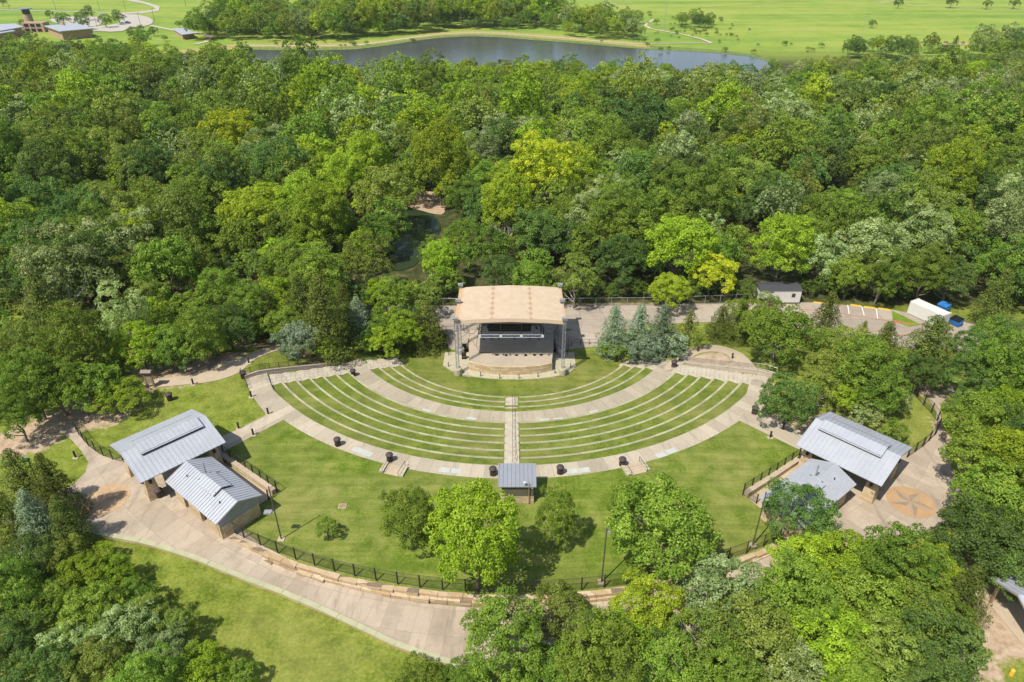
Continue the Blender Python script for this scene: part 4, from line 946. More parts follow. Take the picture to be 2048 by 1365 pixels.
# ------------------------------------------------------------------ far buildings, cars, poles
def px2(px, py, z): return Vector((*Pz(px, py, z), z))
ZF = -4.5
def roof4(pix, z, th=.5):
    vs = [px2(*p, z) for p in pix]; vs += [v-Vector((0,0,th)) for v in vs]; n = len(pix)
    return MB().add(vs, [tuple(range(n)), tuple(range(2*n-1, n-1, -1))]+[(i, (i+1) % n, n+(i+1) % n, n+i) for i in range(n)])
def walls4(pix, z0, z1, inset=.9):
    vs = [px2(*p, z1) for p in pix]; c = sum(vs, Vector())/len(vs); q = [c+(v-c)*inset for v in vs]
    return MB().slab([(v.x, v.y) for v in q], z0, z1-.5)
r1 = [(120,63),(188,57),(152,47),(88,52)]; r2 = [(0,62),(47,54),(30,47.5),(-30,50)]; r3 = [(-30,72),(31,62),(14,57),(-30,60)]
t = thing('visitor_centre', 'long low far building with pale grey roofs beside a round tower', 'building', tuple(px2(95, 62, ZF)))
for r_, zz in ((r1, 1.5), (r2, 1.0), (r3, .2)):
    roof4(r_, zz).build('roof', M['roof'], t); walls4(r_, ZF, zz, .88).build('wall', M['brick'], t)
mb = MB()
for i in range(5):
    u = (i+.5)/5; a = px2(122, 65, -1); b = px2(184, 59.5, -1); c = a+(b-a)*u; mb = MB(); mb.box((c.x, c.y+1.2, -2.2), (3.2,.5,2.0), .15); mb.build('window', M['glass'], t)
p = px2(127, 51, 1.5); MB().box((p.x, p.y, 2.6), (1.6,1.6,2.6)).build('chimney', M['brick'], t)
p = px2(66, 66, ZF); mb = MB().box((p.x, p.y+6, -1.2), (16,8,6.5)); mb.build('entrance_block', M['brick'], t)
p2 = px2(66, 62, ZF)
for dx in (-4.5, 0, 4.5):
    for z in (-2.8, .4): MB().box((p.x+dx, p.y+1.9, z), (3,.5,1.7)).build('window', M['glass'], t)
p = px2(62, 54, ZF); t = thing('round_tower', 'round brick tower with flat overhanging cap beside the far building', 'tower', tuple(p))
MB().lathe(p, [(3.4,0),(3.1,9.0)], 20).build('shaft', M['brick'], t); MB().lathe((p.x, p.y, p.z+9), [(2.8,0),(2.8,3.2)], 14).build('lantern', M['glass'], t)
MB().lathe((p.x, p.y, p.z+12.2), [(3.2,0),(5.0,.5),(5.0,.9)], 20).build('cap', M['roofd'], t)
r4 = [(364,70),(391,67),(371,56),(344,57.5)]
t = thing('restroom_building', 'small far brick building with pale shed roof near the left end of pond', 'building', tuple(px2(370, 72, ZF)))
roof4(r4, -1.0, .4).build('roof', M['roof'], t); walls4(r4, ZF, -1.1, .86).build('wall', M['brick'], t)
p = px2(378, 76, ZF); MB().box((p.x-1, p.y+1.5, -3.3), (1.2,.5,2.2)).build('door', M['wood'], t)
def car(px, py, m, lab, rz):
    x, y = P(px, py); z = hgt(x, y)+.35; t = thing('parked_car', lab, 'car', (x, y, z), 'cars in the far lot'); R = Matrix.Rotation(rz, 3, 'Z')
    T = lambda a, b, c: tuple(R @ Vector((a, b, c))+Vector((x, y, z)))
    prof = [(-2.2,.35),(-2.2,.8),(-1.9,.95),(-1.3,1.0),(1.0,.98),(2.1,.8),(2.2,.45),(2.2,.35)]
    vs = [T(a, s*.88, c) for s in (-1, 1) for a, c in prof]; n = len(prof)
    MB().add(vs, [tuple(range(n-1,-1,-1)), tuple(range(n, 2*n))]+[(i, (i+1) % n, n+(i+1) % n, n+i) for i in range(n)]).build('body', m, t)
    MB().frustum(T(-.2, 0, .97), (2.7,1.6), (1.7,1.35), .5, rz).build('cabin', M['glass'], t); MB().box(T(-.2, 0, 1.49), (1.7,1.36,.06), rz).build('car_roof', m, t)
    for a in (-1.35, 1.35):
        for s in (-1, 1): MB().tube(T(a, s*.72, .33), T(a, s*.92, .33), .33, n=10).build('wheel', M['tyre'], t)
car(246, 50, M['carw'], 'white car parked on the far lot, left of the navy one', .2); car(256, 48, M['carb'], 'navy car parked tight beside the white one on the far lot', .25); car(249, 36, M['cars'], 'silver car on the far lot, standing apart behind the others', .1)
car(204, 33, M['carw'], 'white car parked behind the small trees of the far lot', .1)
def pole(px, py, h, lab, wires=False, k=1):
    x, y = P(px, py); z = hgt(x, y); t = thing('utility_pole' if wires else 'lamp_post', lab, 'pole' if wires else 'lamp post', (x, y, z), 'tall far poles' if wires else 'far lamp posts')
    MB().tube((x, y, z), (x, y, z+h), .16*k, .11*k, 6).build('pole', M['galv'] if wires else M['dark'], t)
    if wires:
        for zz in (h-.6, h-2.2): MB().box((x, y, z+zz), (3.2,.16,.18)).build('cross_arm', M['wood'], t)
    else: MB().box((x+.6, y, z+h), (1.5,.35,.16)).build('head', M['dark'], t)
pole(1328, 62, 26, 'very tall slim pole beside the path right of the pond', True, 1.3); pole(1722, 82, 17, 'slim tall pole standing in the open meadow left of the lone tree', True, .9)
for i, (px, py) in enumerate([(20,20),(112,20),(195,56),(200,21),(252,22),(282,54),(310,44),(372,14)]): pole(px, py, 10, f'slim dark lamp post near the far roads, {NTH[i]} from the left of the eight')
# ------------------------------------------------------------------ trees
def leaf_cloud(seed, shape, lobes, per, leaf, rl=.27, nsub=7):
    """leaf-sized faces gathered in clumps through the crown; unit crown radius, base of tree at z = 0"""
    r = np.random.default_rng(seed); Cn = []; Nn = []; Tn = []; S = []
    if shape == 'round': zc, hh = 1.28, .92
    elif shape == 'tall': zc, hh = 1.62, 1.35
    elif shape == 'wide': zc, hh = 1.02, .70
    elif shape == 'loose': zc, hh = 1.55, 1.15
    elif shape == 'low': zc, hh = .95, .98
    else: zc, hh = 1.35, 1.3
    ph = r.uniform(0, 6.28, 6); am = r.uniform(.06, .16, 6)
    def clump(c, R, out, n, fl, nz, ti):
        d = r.normal(size=(n, 3)); d /= np.linalg.norm(d, axis=1)[:, None]
        w = out*.7+np.array([0, 0, .5]); d = d[d@w > -.12-r.uniform(0, .35, n)]; n = len(d)
        Cn.append(c+d*(R*(1-.38*r.uniform(0, 1, n)**2))[:, None]*np.array([1, 1, fl]))
        Nn.append(d*.75+out*.15+np.array([0, 0, .48])+r.normal(size=(n, 3))*nz); Tn.append(np.clip(ti+r.normal(size=n)*.20, 0, 1)); S.append(leaf*r.uniform(.7, 1.3, n))
    for i in range(lobes):
        if shape == 'cone':
            t = (i+.5)/lobes; z = .12+2.45*t; rad = max(.04, (1-t)**.75)*(.95 if t > .12 else .75)
            a = i*2.39996+r.uniform(-.3, .3); k = r.uniform(.55, 1.0); c = np.array([cos(a)*rad*k, sin(a)*rad*k, z-.10*rad]); R = max(.10, rl*(.55+.6*(1-t)))*r.uniform(.7, 1.15); out = np.array([cos(a), sin(a), .35]); out /= np.linalg.norm(out)
            clump(c, R, out, int(per*(R/rl)**1.6), .6, .42, .5+r.normal()*.16)
        else:
            u = 1-1.55*(i+.5)/lobes; a = i*2.39996+r.uniform(-.3, .3); s = math.sqrt(max(0, 1-u*u))
            wob = 1+sum(am[k]*math.sin((k+1)*a*.9+ph[k]+u*3) for k in range(6))*.45
            k = r.uniform(.58, .84)*wob
            if shape == 'loose': k *= r.uniform(.8, 1.25)
            c = np.array([cos(a)*s*k, sin(a)*s*k, zc+hh*u*k]); out = np.array([cos(a)*s, sin(a)*s, u/max(.6, hh)]); out = out/np.linalg.norm(out)
            rb = .34*r.uniform(.75, 1.25); bt = .5+r.normal()*.10
            for m in range(int(nsub*(.75 if shape == 'loose' else 1))):
                for _ in range(12):
                    d = r.normal(size=3); d /= np.linalg.norm(d)
                    if d@(out*.7+np.array([0, 0, .5])) > .05: break
                R = rl*r.uniform(.6, 1.3); clump(c+d*rb*np.array([1, 1, .85])*r.uniform(.6, 1.0), R, out*.5+d*.5, int(per*(R/rl)**1.7), .8, .55, bt+r.normal()*.19)
    # sparse inner leaves
    n = (lobes*per//9 if shape == 'cone' else lobes*per//2); d = r.normal(size=(n, 3)); d /= np.linalg.norm(d, axis=1)[:, None]
    if shape == 'cone': t = r.uniform(0, 1, n); p = np.stack([d[:, 0]*.5*(1-t), d[:, 1]*.5*(1-t), .15+2.3*t], 1)
    else: p = d*(r.uniform(.1, .62, n))[:, None]*np.array([1, 1, hh])+np.array([0, 0, zc])
    Cn.append(p); Nn.append(r.normal(size=(n, 3))); Tn.append(np.full(n, .4)); S.append(leaf*1.4*np.ones(n))
    Cn = np.concatenate(Cn); Nn = np.concatenate(Nn); Tn = np.concatenate(Tn); S = np.concatenate(S)
    Cn[:, 2] = np.maximum(Cn[:, 2], .10)
    Nn /= np.linalg.norm(Nn, axis=1)[:, None]
    q = r.normal(size=Cn.shape); t = np.cross(Nn, q); t /= np.linalg.norm(t, axis=1)[:, None]; b = np.cross(Nn, t)
    s = S[:, None]; k = .36 if shape != 'cone' else .26
    V = np.stack([Cn+t*s*.55, Cn+b*s*k+Nn*s*.08, Cn-t*s*.5, Cn-b*s*k+Nn*s*.08], 1).reshape(-1, 3)
    return V, np.repeat(Tn, 4)
def cloud_mesh(name, data, mat):
    V, T = data; n = len(V)//4; me = bpy.data.meshes.new(name); me.vertices.add(len(V)); me.vertices.foreach_set('co', V.astype(np.float32).ravel())
    me.loops.add(4*n); me.loops.foreach_set('vertex_index', np.arange(4*n, dtype=np.int32)); me.polygons.add(n)
    me.polygons.foreach_set('loop_start', np.arange(0, 4*n, 4, dtype=np.int32)); me.polygons.foreach_set('loop_total', np.full(n, 4, dtype=np.int32))
    a = me.attributes.new('tint', 'FLOAT', 'POINT'); a.data.foreach_set('value', T.astype(np.float32)); me.update(calc_edges=True); me.materials.append(mat); return me
def trunk_mesh(seed, shape, mat):
    r = random.Random(seed); mb = MB(); top = {'round': 1.1, 'tall': 1.7, 'wide': .85, 'loose': 1.6, 'low': .8, 'cone': 2.2}[shape]; r0 = .058
    pts = [Vector((0, 0, -.08))]; k = 5
    for i in range(1, k+1): pts.append(Vector((r.uniform(-.04, .04)*i, r.uniform(-.04, .04)*i, top*i/k)))
    for i in range(k): mb.tube(pts[i], pts[i+1], r0*(1-.16*i), r0*(1-.16*(i+1)), 7, False)
    if shape != 'cone':
        for i in range(7):
            b = pts[1+i % 3].lerp(pts[2+i % 3], r.random()); a = i*2.4+r.uniform(-.4, .4); L = r.uniform(.5, .8); m = b+Vector((cos(a)*L*.5, sin(a)*L*.5, L*.30)); e = m+Vector((cos(a+.3)*L*.42, sin(a+.3)*L*.42, L*.45))
            mb.tube(b, m, .028, .02, 5, False); mb.tube(m, e, .02, .008, 5, False)
    me = bpy.data.meshes.new('trunk'); me.from_pydata(mb.v, [], mb.f); me.materials.append(mat)
    for f in me.polygons: f.use_smooth = True
    return me
SHP = {'mid': ['round', 'tall', 'wide'], 'lime': ['round', 'tall'], 'dark': ['round', 'wide'], 'olive': ['round', 'loose'], 'silver': ['round', 'loose'], 'gold': ['tall', 'round'], 'cedar': ['cone', 'cone'], 'blue': ['cone', 'low'], 'shrub': ['low', 'low']}
PROTO = {}; _cl = {}
def cloud(shape, seed, hi):
    k = (shape, seed, hi)
    if k not in _cl:
        if shape == 'cone': _cl[k] = leaf_cloud(seed, shape, 110 if hi else 60, 150 if hi else 62, .058 if hi else .10, .25)
        else: _cl[k] = leaf_cloud(seed, shape, int((22 if hi else 16)*(1.35 if shape == 'tall' else 1)), 78 if hi else 34, .046 if hi else .078, .112 if hi else .13, 13 if hi else 10)
    return _cl[k]
TR = {}
for ki, (kind, shs) in enumerate(SHP.items()):
    for hi in (True, False):
        L = []
        for j, sh in enumerate(shs+(shs[:1] if kind in ('mid', 'olive', 'dark', 'lime') else [])):
            tk = (sh, j); bk = M['barkp'] if sh == 'loose' else M['bark']
            if tk not in TR: TR[tk] = trunk_mesh(31+j*7+len(sh), sh, bk)
            L.append((sh, cloud_mesh(f'{kind}_crown', cloud(sh, 11+ki % 3*5+j*3, hi), LM[kind]), TR[tk]))
        PROTO[kind, hi] = L
ZC = {'round': 1.28, 'tall': 1.6, 'wide': 1.02, 'loose': 1.5, 'low': .95, 'cone': 1.15}
LOOK = {'mid': 'mid-green broadleaf tree', 'lime': 'yellow-green broadleaf tree', 'dark': 'dark green broadleaf tree', 'olive': 'olive-green broadleaf tree', 'silver': 'silvery green broadleaf tree', 'gold': 'bright golden-green tree', 'cedar': 'dark pointed cedar', 'blue': 'blue-green juniper', 'shrub': 'dark low shrub'}
TREES = []     # x, y, R, sz, kind, variant, rot, label
def T(cx, cy, rpx, kind, sz=1.0, var=0, label=None, sh=None):
    """a tree whose crown is centred at an image position"""
    L = PROTO[kind, True]; var = var % len(L)
    if sh: var = next((i for i, l in enumerate(L) if l[0] == sh), var)
    shp = L[var][0]; R = 4.0
    if kind in ('cedar', 'blue') and label is None: rpx *= 1.15
    for i in range(6):
        x, y = P(cx, cy, ZC[shp]*R*sz); R = rpx*proj(x, y, hgt(x, y)+ZC[shp]*R*sz)[2]/F
    TREES.append((x, y, R, sz, kind, var, random.uniform(0, 6.28), label))
# trees standing on the lawn
T(950,1072,92,'lime',1.08,0,'tall bright yellow-green tree at the lawn fence, left of the control booth','tall')
T(817,1040,54,'mid',1.0,0,'dark mid-green tree on the lawn just left of the big yellow-green one','tall')
T(652,1055,23,'mid',1.0,0,'very small round tree alone on the left lawn near a lamp post','round')
T(1110,1035,38,'mid',1.5,1,'thin loose tree on the lawn right of the control booth','tall')
T(1322,1052,104,'mid',.95,0,'largest round tree on the right lawn with a wide crown','round')
T(1262,1000,46,'mid',.95,0,'second crown joined to the left of the largest right lawn tree','round')
T(1600,1025,66,'dark',.9,0,'dark tree standing against the right ticket building roof','round')
NEAR = [
 # lower right mass
 (1010,1290,85,'mid'),(1120,1225,62,'olive'),(1290,1225,72,'lime',1.1),(1200,1330,85,'mid'),(1330,1335,80,'mid'),(1230,1285,60,'lime'),(1440,1190,90,'silver',.9,0,'round'),(1500,1280,95,'olive'),(1420,1300,80,'olive'),(1590,1200,75,'mid'),(1610,1130,65,'lime'),
 (1560,1345,85,'silver',.9,0,'round'),(1700,1128,74,'lime',.9),(1640,1105,50,'mid'),(1795,1142,80,'mid',.9),(1868,1140,52,'lime',1),(1740,1200,90,'mid'),(1840,1210,80,'mid'),(1880,1290,78,'dark'),(1660,1290,85,'lime',.9),(1770,1300,80,'olive',.9),(1710,1355,70,'mid'),(1850,1360,70,'dark'),
 (1100,1350,70,'mid'),(930,1355,45,'mid',.8),(840,1375,60,'mid',.8),(1450,1370,70,'mid'),
 (1960,1080,85,'dark',.9),(2020,1120,70,'dark'),(1990,1000,75,'mid'),(1930,1190,52,'cedar',.9),(1905,1250,48,'olive'),(1960,920,70,'mid'),(2030,930,70,'lime'),(1955,840,60,'mid'),(2025,830,65,'lime'),(1945,760,52,'dark'),(2010,740,60,'mid'),(1950,700,40,'dark'),(1990,675,45,'mid'),(2045,680,48,'dark'),(2080,1000,80,'mid'),(2080,880,70,'dark'),(2070,760,60,'mid'),
 # between parking lot and amphitheatre
 (1560,665,72,'mid',.95),(1520,640,40,'mid'),(1650,650,42,'cedar',1),(1588,655,32,'dark'),(1480,650,36,'cedar',.9),(1440,650,30,'cedar',.9),(1470,618,24,'olive'),(1730,735,70,'mid'),(1690,690,45,'olive'),(1770,690,34,'cedar',.9),(1725,665,16,'cedar'),(1770,665,15,'cedar'),(1855,700,62,'cedar',.75),(1665,740,48,'olive'),(1575,800,55,'dark',1),(1640,780,34,'olive'),(1760,780,50,'mid'),(1700,790,36,'lime'),(1840,745,40,'dark'),
 (1895,700,30,'dark'),(1730,830,30,'silver',.8,1),(1790,865,26,'mid',.8),(1885,655,16,'olive',.8),(1790,800,34,'silver',.7,1),
 # right of the stage
 (1228,665,38,'blue',.95,0),(1278,668,40,'blue',.95,0),(1325,665,38,'blue',1,0),(1290,700,30,'blue',.9,1),(1250,705,24,'mid',.8),(1345,690,28,'blue',.9,1),(1378,655,26,'cedar',1),(1215,700,18,'lime',.8),(1400,680,20,'olive',.8),
 # left of the stage
 (858,655,38,'cedar',1),(800,655,46,'lime',.9),(774,676,42,'lime',.8),(718,650,36,'blue',1.0,0),(838,668,30,'cedar',1.05),(737,684,28,'lime',.75),(694,655,36,'cedar',.95,1),(650,645,60,'cedar',1),(598,684,40,'blue',.85,1),(650,698,24,'lime',.8),(605,620,46,'cedar',1),(690,622,36,'cedar'),(835,640,24,'mid'),(575,650,40,'mid'),(750,655,40,'mid',.9),(828,682,22,'lime',.7),(665,600,40,'mid'),(715,595,34,'dark'),(790,600,34,'mid'),(850,600,34,'olive'),
 # along the left path
 (250,640,52,'silver',1.25,1),(280,690,48,'lime',1),(150,690,62,'mid'),(110,770,60,'mid'),(60,770,55,'mid'),(180,770,56,'mid'),(245,790,50,'lime',.62,0),(200,740,36,'mid'),(40,700,60,'olive'),(100,640,55,'cedar',1.1),(30,830,45,'mid'),(340,690,48,'mid'),(425,688,34,'mid'),(365,712,30,'dark'),(482,668,32,'dark'),(540,640,36,'cedar'),(400,670,46,'mid'),(455,650,46,'dark'),(500,620,45,'mid'),(550,600,46,'lime'),(380,625,50,'mid'),(300,600,48,'olive'),(440,580,48,'mid'),(-20,760,60,'mid'),(545,650,34,'mid'),(510,665,24,'dark',.8),
 # lower left mass
 (50,975,54,'cedar',1.15),(110,985,46,'cedar',1.25),(20,1050,55,'cedar'),(75,1050,48,'blue',1.1),(135,1050,42,'cedar',1.2),(60,1130,62,'dark'),(120,1120,50,'olive'),(170,1155,52,'lime',.9),(225,1150,45,'lime',.85),(20,1190,60,'mid'),(95,1200,56,'mid'),(270,1200,45,'mid',.8),(180,1225,62,'mid',.9),(240,1265,62,'silver',.9,0),(290,1230,42,'olive',.85),(40,1260,58,'dark'),(130,1290,56,'silver',.9,0),(345,1255,42,'olive',.85),(320,1310,56,'silver',.85,0),(200,1330,62,'olive',.9),(400,1340,56,'lime',.8),(90,1350,60,'dark'),(10,1330,60,'dark'),(470,1362,45,'mid',.8),(290,1370,60,'mid'),(205,1105,24,'lime',.8),(150,1090,20,'lime',.8),
 # distinctive trees in the woods
 (460,272,56,'gold',1,1),(507,305,28,'gold'),(700,358,34,'gold'),(1085,345,58,'gold',1),(1425,545,46,'gold',.95,1),(880,525,36,'lime',1.1),(905,490,24,'mid'),(900,560,30,'mid'),(860,580,24,'olive'),(820,585,30,'mid'),(780,440,34,'mid'),(812,338,34,'mid'),(770,390,60,'olive',1,0),(1250,172,42,'silver',.85,0),(1312,172,40,'silver',.85,0),(1432,188,36,'silver',.8,0),(1765,405,44,'silver'),(1990,200,48,'silver'),(1900,200,46,'silver'),(1560,235,54,'silver'),(965,300,38,'silver'),(930,470,40,'mid'),(975,420,48,'dark'),(930,395,44,'mid'),(750,470,50,'mid'),(730,530,52,'olive'),(760,590,36,'lime'),(640,560,56,'mid'),(1340,580,40,'lime',.9),(1150,560,42,'olive'),(1240,520,52,'dark'),(1060,560,38,'mid'),(1000,545,38,'dark'),
 (1640,515,52,'silver',1,0),(1700,550,40,'mid'),(1765,552,42,'mid'),(1900,556,46,'dark'),(1992,602,40,'cedar',1),(1850,545,44,'mid'),(1610,470,52,'mid'),
]
for e in NEAR:
    cx, cy, rp, kind = e[:4]; sz = e[4] if len(e) > 4 else 1.0; var = e[5] if len(e) > 5 else random.randrange(4); sh = e[6] if len(e) > 6 else None
    T(cx, cy, rp, kind, sz*random.uniform(.95, 1.05), var, None, sh)
for seg in ([(325,742),(420,715),(480,692),(560,668)], [(700,602),(905,600)], [(1135,600),(1495,600)], [(1625,598),(1800,604)], [(150,800),(240,770)], [(560,676),(590,660)]):
    pts = resample(PL(seg), 3.4)
    for x, y in pts:
        R = random.uniform(1.4, 2.5); TREES.append((x+random.uniform(-1, 1), y+random.uniform(.5, 2.6), R, random.uniform(.8, 1.15), 'shrub', random.randrange(2), random.uniform(0, 6), None))
NM = len(TREES)
CLEAR = [[(1440,0),(2300,0),(2300,78),(1960,96),(1930,104),(1700,104),(1640,112),(1560,116),(1535,122),(1440,108)], [(545,104),(640,106),(712,104),(770,97),(880,80),(1000,79),(1140,90),(1300,104),(1440,111),(1535,122),(1480,114),(1390,120),(1300,114),(1170,112),(1000,107),(960,103),(870,108),(790,122),(740,122),(690,116),(640,108),(600,110)],
 [(0,0),(460,0),(440,86),(380,93),(312,90),(292,70),(240,62),(200,64),(120,66),(60,68),(0,66)], [(430,84),(560,84),(560,104),(520,106)],
 [(812,398),(850,382),(890,398),(884,466),(866,478),(845,500),(836,525),(806,535),(792,525),(800,480),(812,440)],
 [(1502,556),(1608,560),(1612,594),(1780,604),(1815,596),(1910,606),(1940,640),(1930,690),(1500,690)], [(912,570),(1130,570),(1130,620),(912,620)], [(330,745),(480,690),(590,675),(590,720),(480,760),(320,790)], [(1130,604),(1500,600),(1500,640),(1130,640)], [(700,603),(915,603),(915,640),(700,640)]]
LOW = [(-400,840),(0,800),(120,785),(200,755),(290,738),(340,728),(420,712),(480,690),(560,662),(640,632),(700,604),(915,600),(1130,600),(1500,597),(1620,597),(1800,604),(1900,620),(1960,632),(2060,645),(2500,690)]
UPP = [(-400,98),(300,100),(420,124),(560,146),(760,158),(1000,147),(1250,150),(1400,154),(1540,143),(1640,130),(2500,130)]
FOREST = UPP+LOW[::-1]
FAR = [[(385,82),(560,84),(640,83),(722,80),(735,70),(700,58),(620,45),(560,28),(470,40),(400,58)], [(740,79),(830,70),(900,60),(1110,62),(1125,45),(1205,22),(1200,-12),(740,-12),(775,15),(690,42),(690,70)],
  [(1125,76),(1180,80),(1282,83),(1280,66),(1200,56),(1120,58)], [(1690,120),(1930,118),(1925,106),(1700,103)], [(1930,128),(2150,130),(2150,85),(1990,92),(1945,108)], [(1350,50),(1380,44),(1440,54),(1425,57),(1370,56)], [(1232,32),(1300,40),(1290,45),(1230,38)],
  [(1970,4),(2048,12),(2100,5),(2100,-10),(1970,-8)]]
FS = [1.15, 1.2, 1.0, .62, .8, .8, .5, .6]
def kind_for(px, py):
    u = random.random(); k = math.sin(px*.021+1.3)*math.cos(py*.034+px*.004)
    if px < 600: w = dict(mid=.46, dark=.20, olive=.20, lime=.10+.12*max(0, k), silver=.04, cedar=.10 if py > 430 else .02)
    elif px < 1230: w = dict(mid=.34, lime=.30+.2*max(0, k), olive=.16, dark=.12, silver=.05, cedar=.05 if py > 480 else 0)
    else: w = dict(dark=.28, mid=.26, olive=.24, silver=.10+.12*max(0, k), lime=.09, cedar=.07 if py > 480 else .02)
    s = sum(w.values())*u
    for n, v in w.items():
        s -= v
        if s <= 0: return n
    return 'mid'
cand = []
sp = 7.6; y = 100.0; row = 0
while y < 640:
    d = 1+max(0, y-200)/900; stp = sp*d; xm = .92*y+20; x = -xm+(row % 2)*stp/2
    while x < xm:
        X = x+random.uniform(-.38, .38)*stp; Y = y+random.uniform(-.38, .38)*stp; x += stp
        z = hgt(X, Y); px, py, zc = proj(X, Y, z); R = random.choice((2.9, 3.7, 4.4, 5.1, 6.0, 7.0))*random.uniform(.92, 1.08)*min(1.15, d)
        if y < 430 and in_poly(px, py, FOREST): pass
        elif any(in_poly(px, py, f) for f in FAR): R *= FS[next(k for k, f in enumerate(FAR) if in_poly(px, py, f))]
        else: continue
        kind = kind_for(px, py)
        if kind == 'cedar': R *= .75
        sz = random.uniform(.85, 1.25)
        bad = False
        if py > 160 or py > 84 and not any(in_poly(px, py, f) for f in FAR):
            if py < 200: R = min(R, 5.0); sz = min(sz, 1.0)
            for dx, dz in ((0, 2.6), (0, 2.2), (0, 1.3), (-.9, 1.3), (.9, 1.3), (-.6, 1.9), (.6, 1.9), (0, .5)):
                q = proj(X+dx*R, Y, z+dz*R*sz)
                if any(in_poly(q[0], q[1], c) for c in CLEAR): bad = True; break
        if bad: continue
        if any((X-t[0])**2+(Y-t[1])**2 < (.62*(R+t[2]))**2 for t in TREES[:NM]): continue
        cand.append((X, Y, R, sz, kind, random.randrange(8), random.uniform(0, 6.28), None))
    y += stp*.87; row += 1
# single trees in the far meadow and round the far car park
FARS = [(1745,47,8,'dark'),(1797,6,9,'dark'),(1903,3,11,'dark'),(1975,8,9,'mid'),(2030,6,10,'dark'),(610,22,15,'silver'),(545,14,14,'mid'),(173,28,11,'dark'),(158,33,10,'mid'),(163,44,14,'dark'),(125,38,14,'dark'),(98,28,8,'dark'),(210,40,13,'dark'),(232,26,8,'dark'),(236,36,11,'dark'),(306,62,9,'dark'),(176,17,7,'dark'),(330,76,6,'mid'),(358,48,7,'mid'),(60,74,13,'dark'),(20,78,12,'mid'),(265,64,12,'dark'),(285,74,16,'dark'),(1312,43,6,'mid'),(1215,22,6,'mid'),(1245,26,9,'mid'),(1275,32,13,'mid'),(1390,30,15,'mid'),(1365,40,12,'mid'),(1412,42,12,'dark'),(4,3,8,'dark'),(45,45,7,'dark'),(280,56,7,'mid')]
for cx, cy, rp, kind in FARS: T(cx, cy, rp, kind, .9, 0)
def psize(t):
    q = proj(t[0], t[1], hgt(t[0], t[1])+t[2]*1.2); return (t[2]/q[2] if -40 < q[0] < 2090 and -20 < q[1] < 1420 else 0), q
def is_cone(t): return t[4] in ('cedar', 'blue', 'shrub')
cand.sort(key=lambda t: -psize(t)[0])
nb = sum(1 for t in TREES if not is_cone(t)); nc = len(TREES)-nb
rest = []
for t in cand:
    if psize(t)[0] <= 0: rest.append(t); continue
    if is_cone(t) and nc < 170: TREES.append(t); nc += 1
    elif not is_cone(t) and nb < 298: TREES.append(t); nb += 1
    else: rest.append(t)
LMK = [('the left back stage roof corner',915,575),('the right back stage roof corner',1120,575),('the creek pool',840,470),('the sandy creek bank',850,405),('the white office trailer',1552,585),('the white shipping container',1855,635),('the right control booth corner',1075,970),
 ('the tall pole by the pond',1328,62),('the pond left tip',545,108),('the pond right tip',1530,120),('the middle pond shore',1000,120),('the wooden notice kiosk',302,745),('the left pavilion roof',330,890),('the right pavilion roof',1710,885),('the left star inlay',220,1005),('the right star inlay',1821,1005),
 ('the lower left photo corner',0,1365),('the lower right photo corner',2048,1365),('the left border, mid height',0,682),('the right border, mid height',2048,682),('the picnic shelter roof',2030,1180),('the round brick tower',62,45),('the small far brick building',368,66),('the lone meadow tree',1745,47),
 ('the upper right photo corner',2048,0),('the left side stair',640,730),('the right side stair',1400,740),('the left golden tree',460,272),('the middle golden tree',1085,345),('the bottom border middle',1024,1365),('the yellow kerb blocks',1700,612),('the parking lot stalls',1770,660),('the left fence bend',155,860),('the right loop path',1440,690),('the navy car',256,48)]
info = []
for t in TREES+rest: q = proj(t[0], t[1], hgt(t[0], t[1])+1.2*t[2]); info.append((LOOK[t[4]], q[0], q[1]))
rank = {}
for name, lx, ly in LMK:
    by = {}
    for i, (lk, x, y) in enumerate(info): by.setdefault(lk, []).append(((x-lx)**2+(y-ly)**2, i))
    for lk, l in by.items():
        l.sort()
        for k, (d, i) in enumerate(l): rank.setdefault(i, []).append((k, d, name))
WORD = ['nearest', 'second nearest', 'third nearest', 'fourth nearest', 'fifth nearest', 'sixth nearest', 'seventh nearest', 'eighth nearest', 'ninth nearest', 'tenth nearest', 'eleventh nearest', 'twelfth nearest']
def auto_label(i):
    k, d, name = min(rank[i]); lk = info[i][0]
    if k < 12: return f'{lk}, {WORD[k]} of its kind to {name}'
    return f'{lk}, number {k+1} of its kind from {name}'
if True:
    for i, t in enumerate(TREES):
        x, y, R, sz, kind, var, rot, lab = t; hi = psize(t)[0]*F > 34
        L = PROTO[kind, hi]; sh, cm, tm = L[var % len(L)]
        nm = {'cedar': 'cedar_tree', 'blue': 'juniper_tree', 'shrub': 'shrub'}.get(kind, 'broadleaf_tree')
        gp = {'cedar': 'cedars', 'blue': 'junipers by the stage', 'shrub': 'shrubs along the wood edge'}.get(kind, 'broadleaf trees')
        if i < 7: gp = 'lawn trees'
        r_ = bpy.data.objects.new(nm, None); COL.objects.link(r_); r_.location = (x, y, hgt(x, y)); r_.rotation_euler = (0, 0, rot); r_.scale = (R, R, R*sz)
        tag(r_, lab or auto_label(i), {'cedar': 'cedar tree', 'blue': 'juniper', 'shrub': 'shrub'}.get(kind, 'tree'), gp)
        for pn, me in (('trunk', tm), ('crown', cm)):
            o = bpy.data.objects.new(pn, me); COL.objects.link(o); o.parent = r_
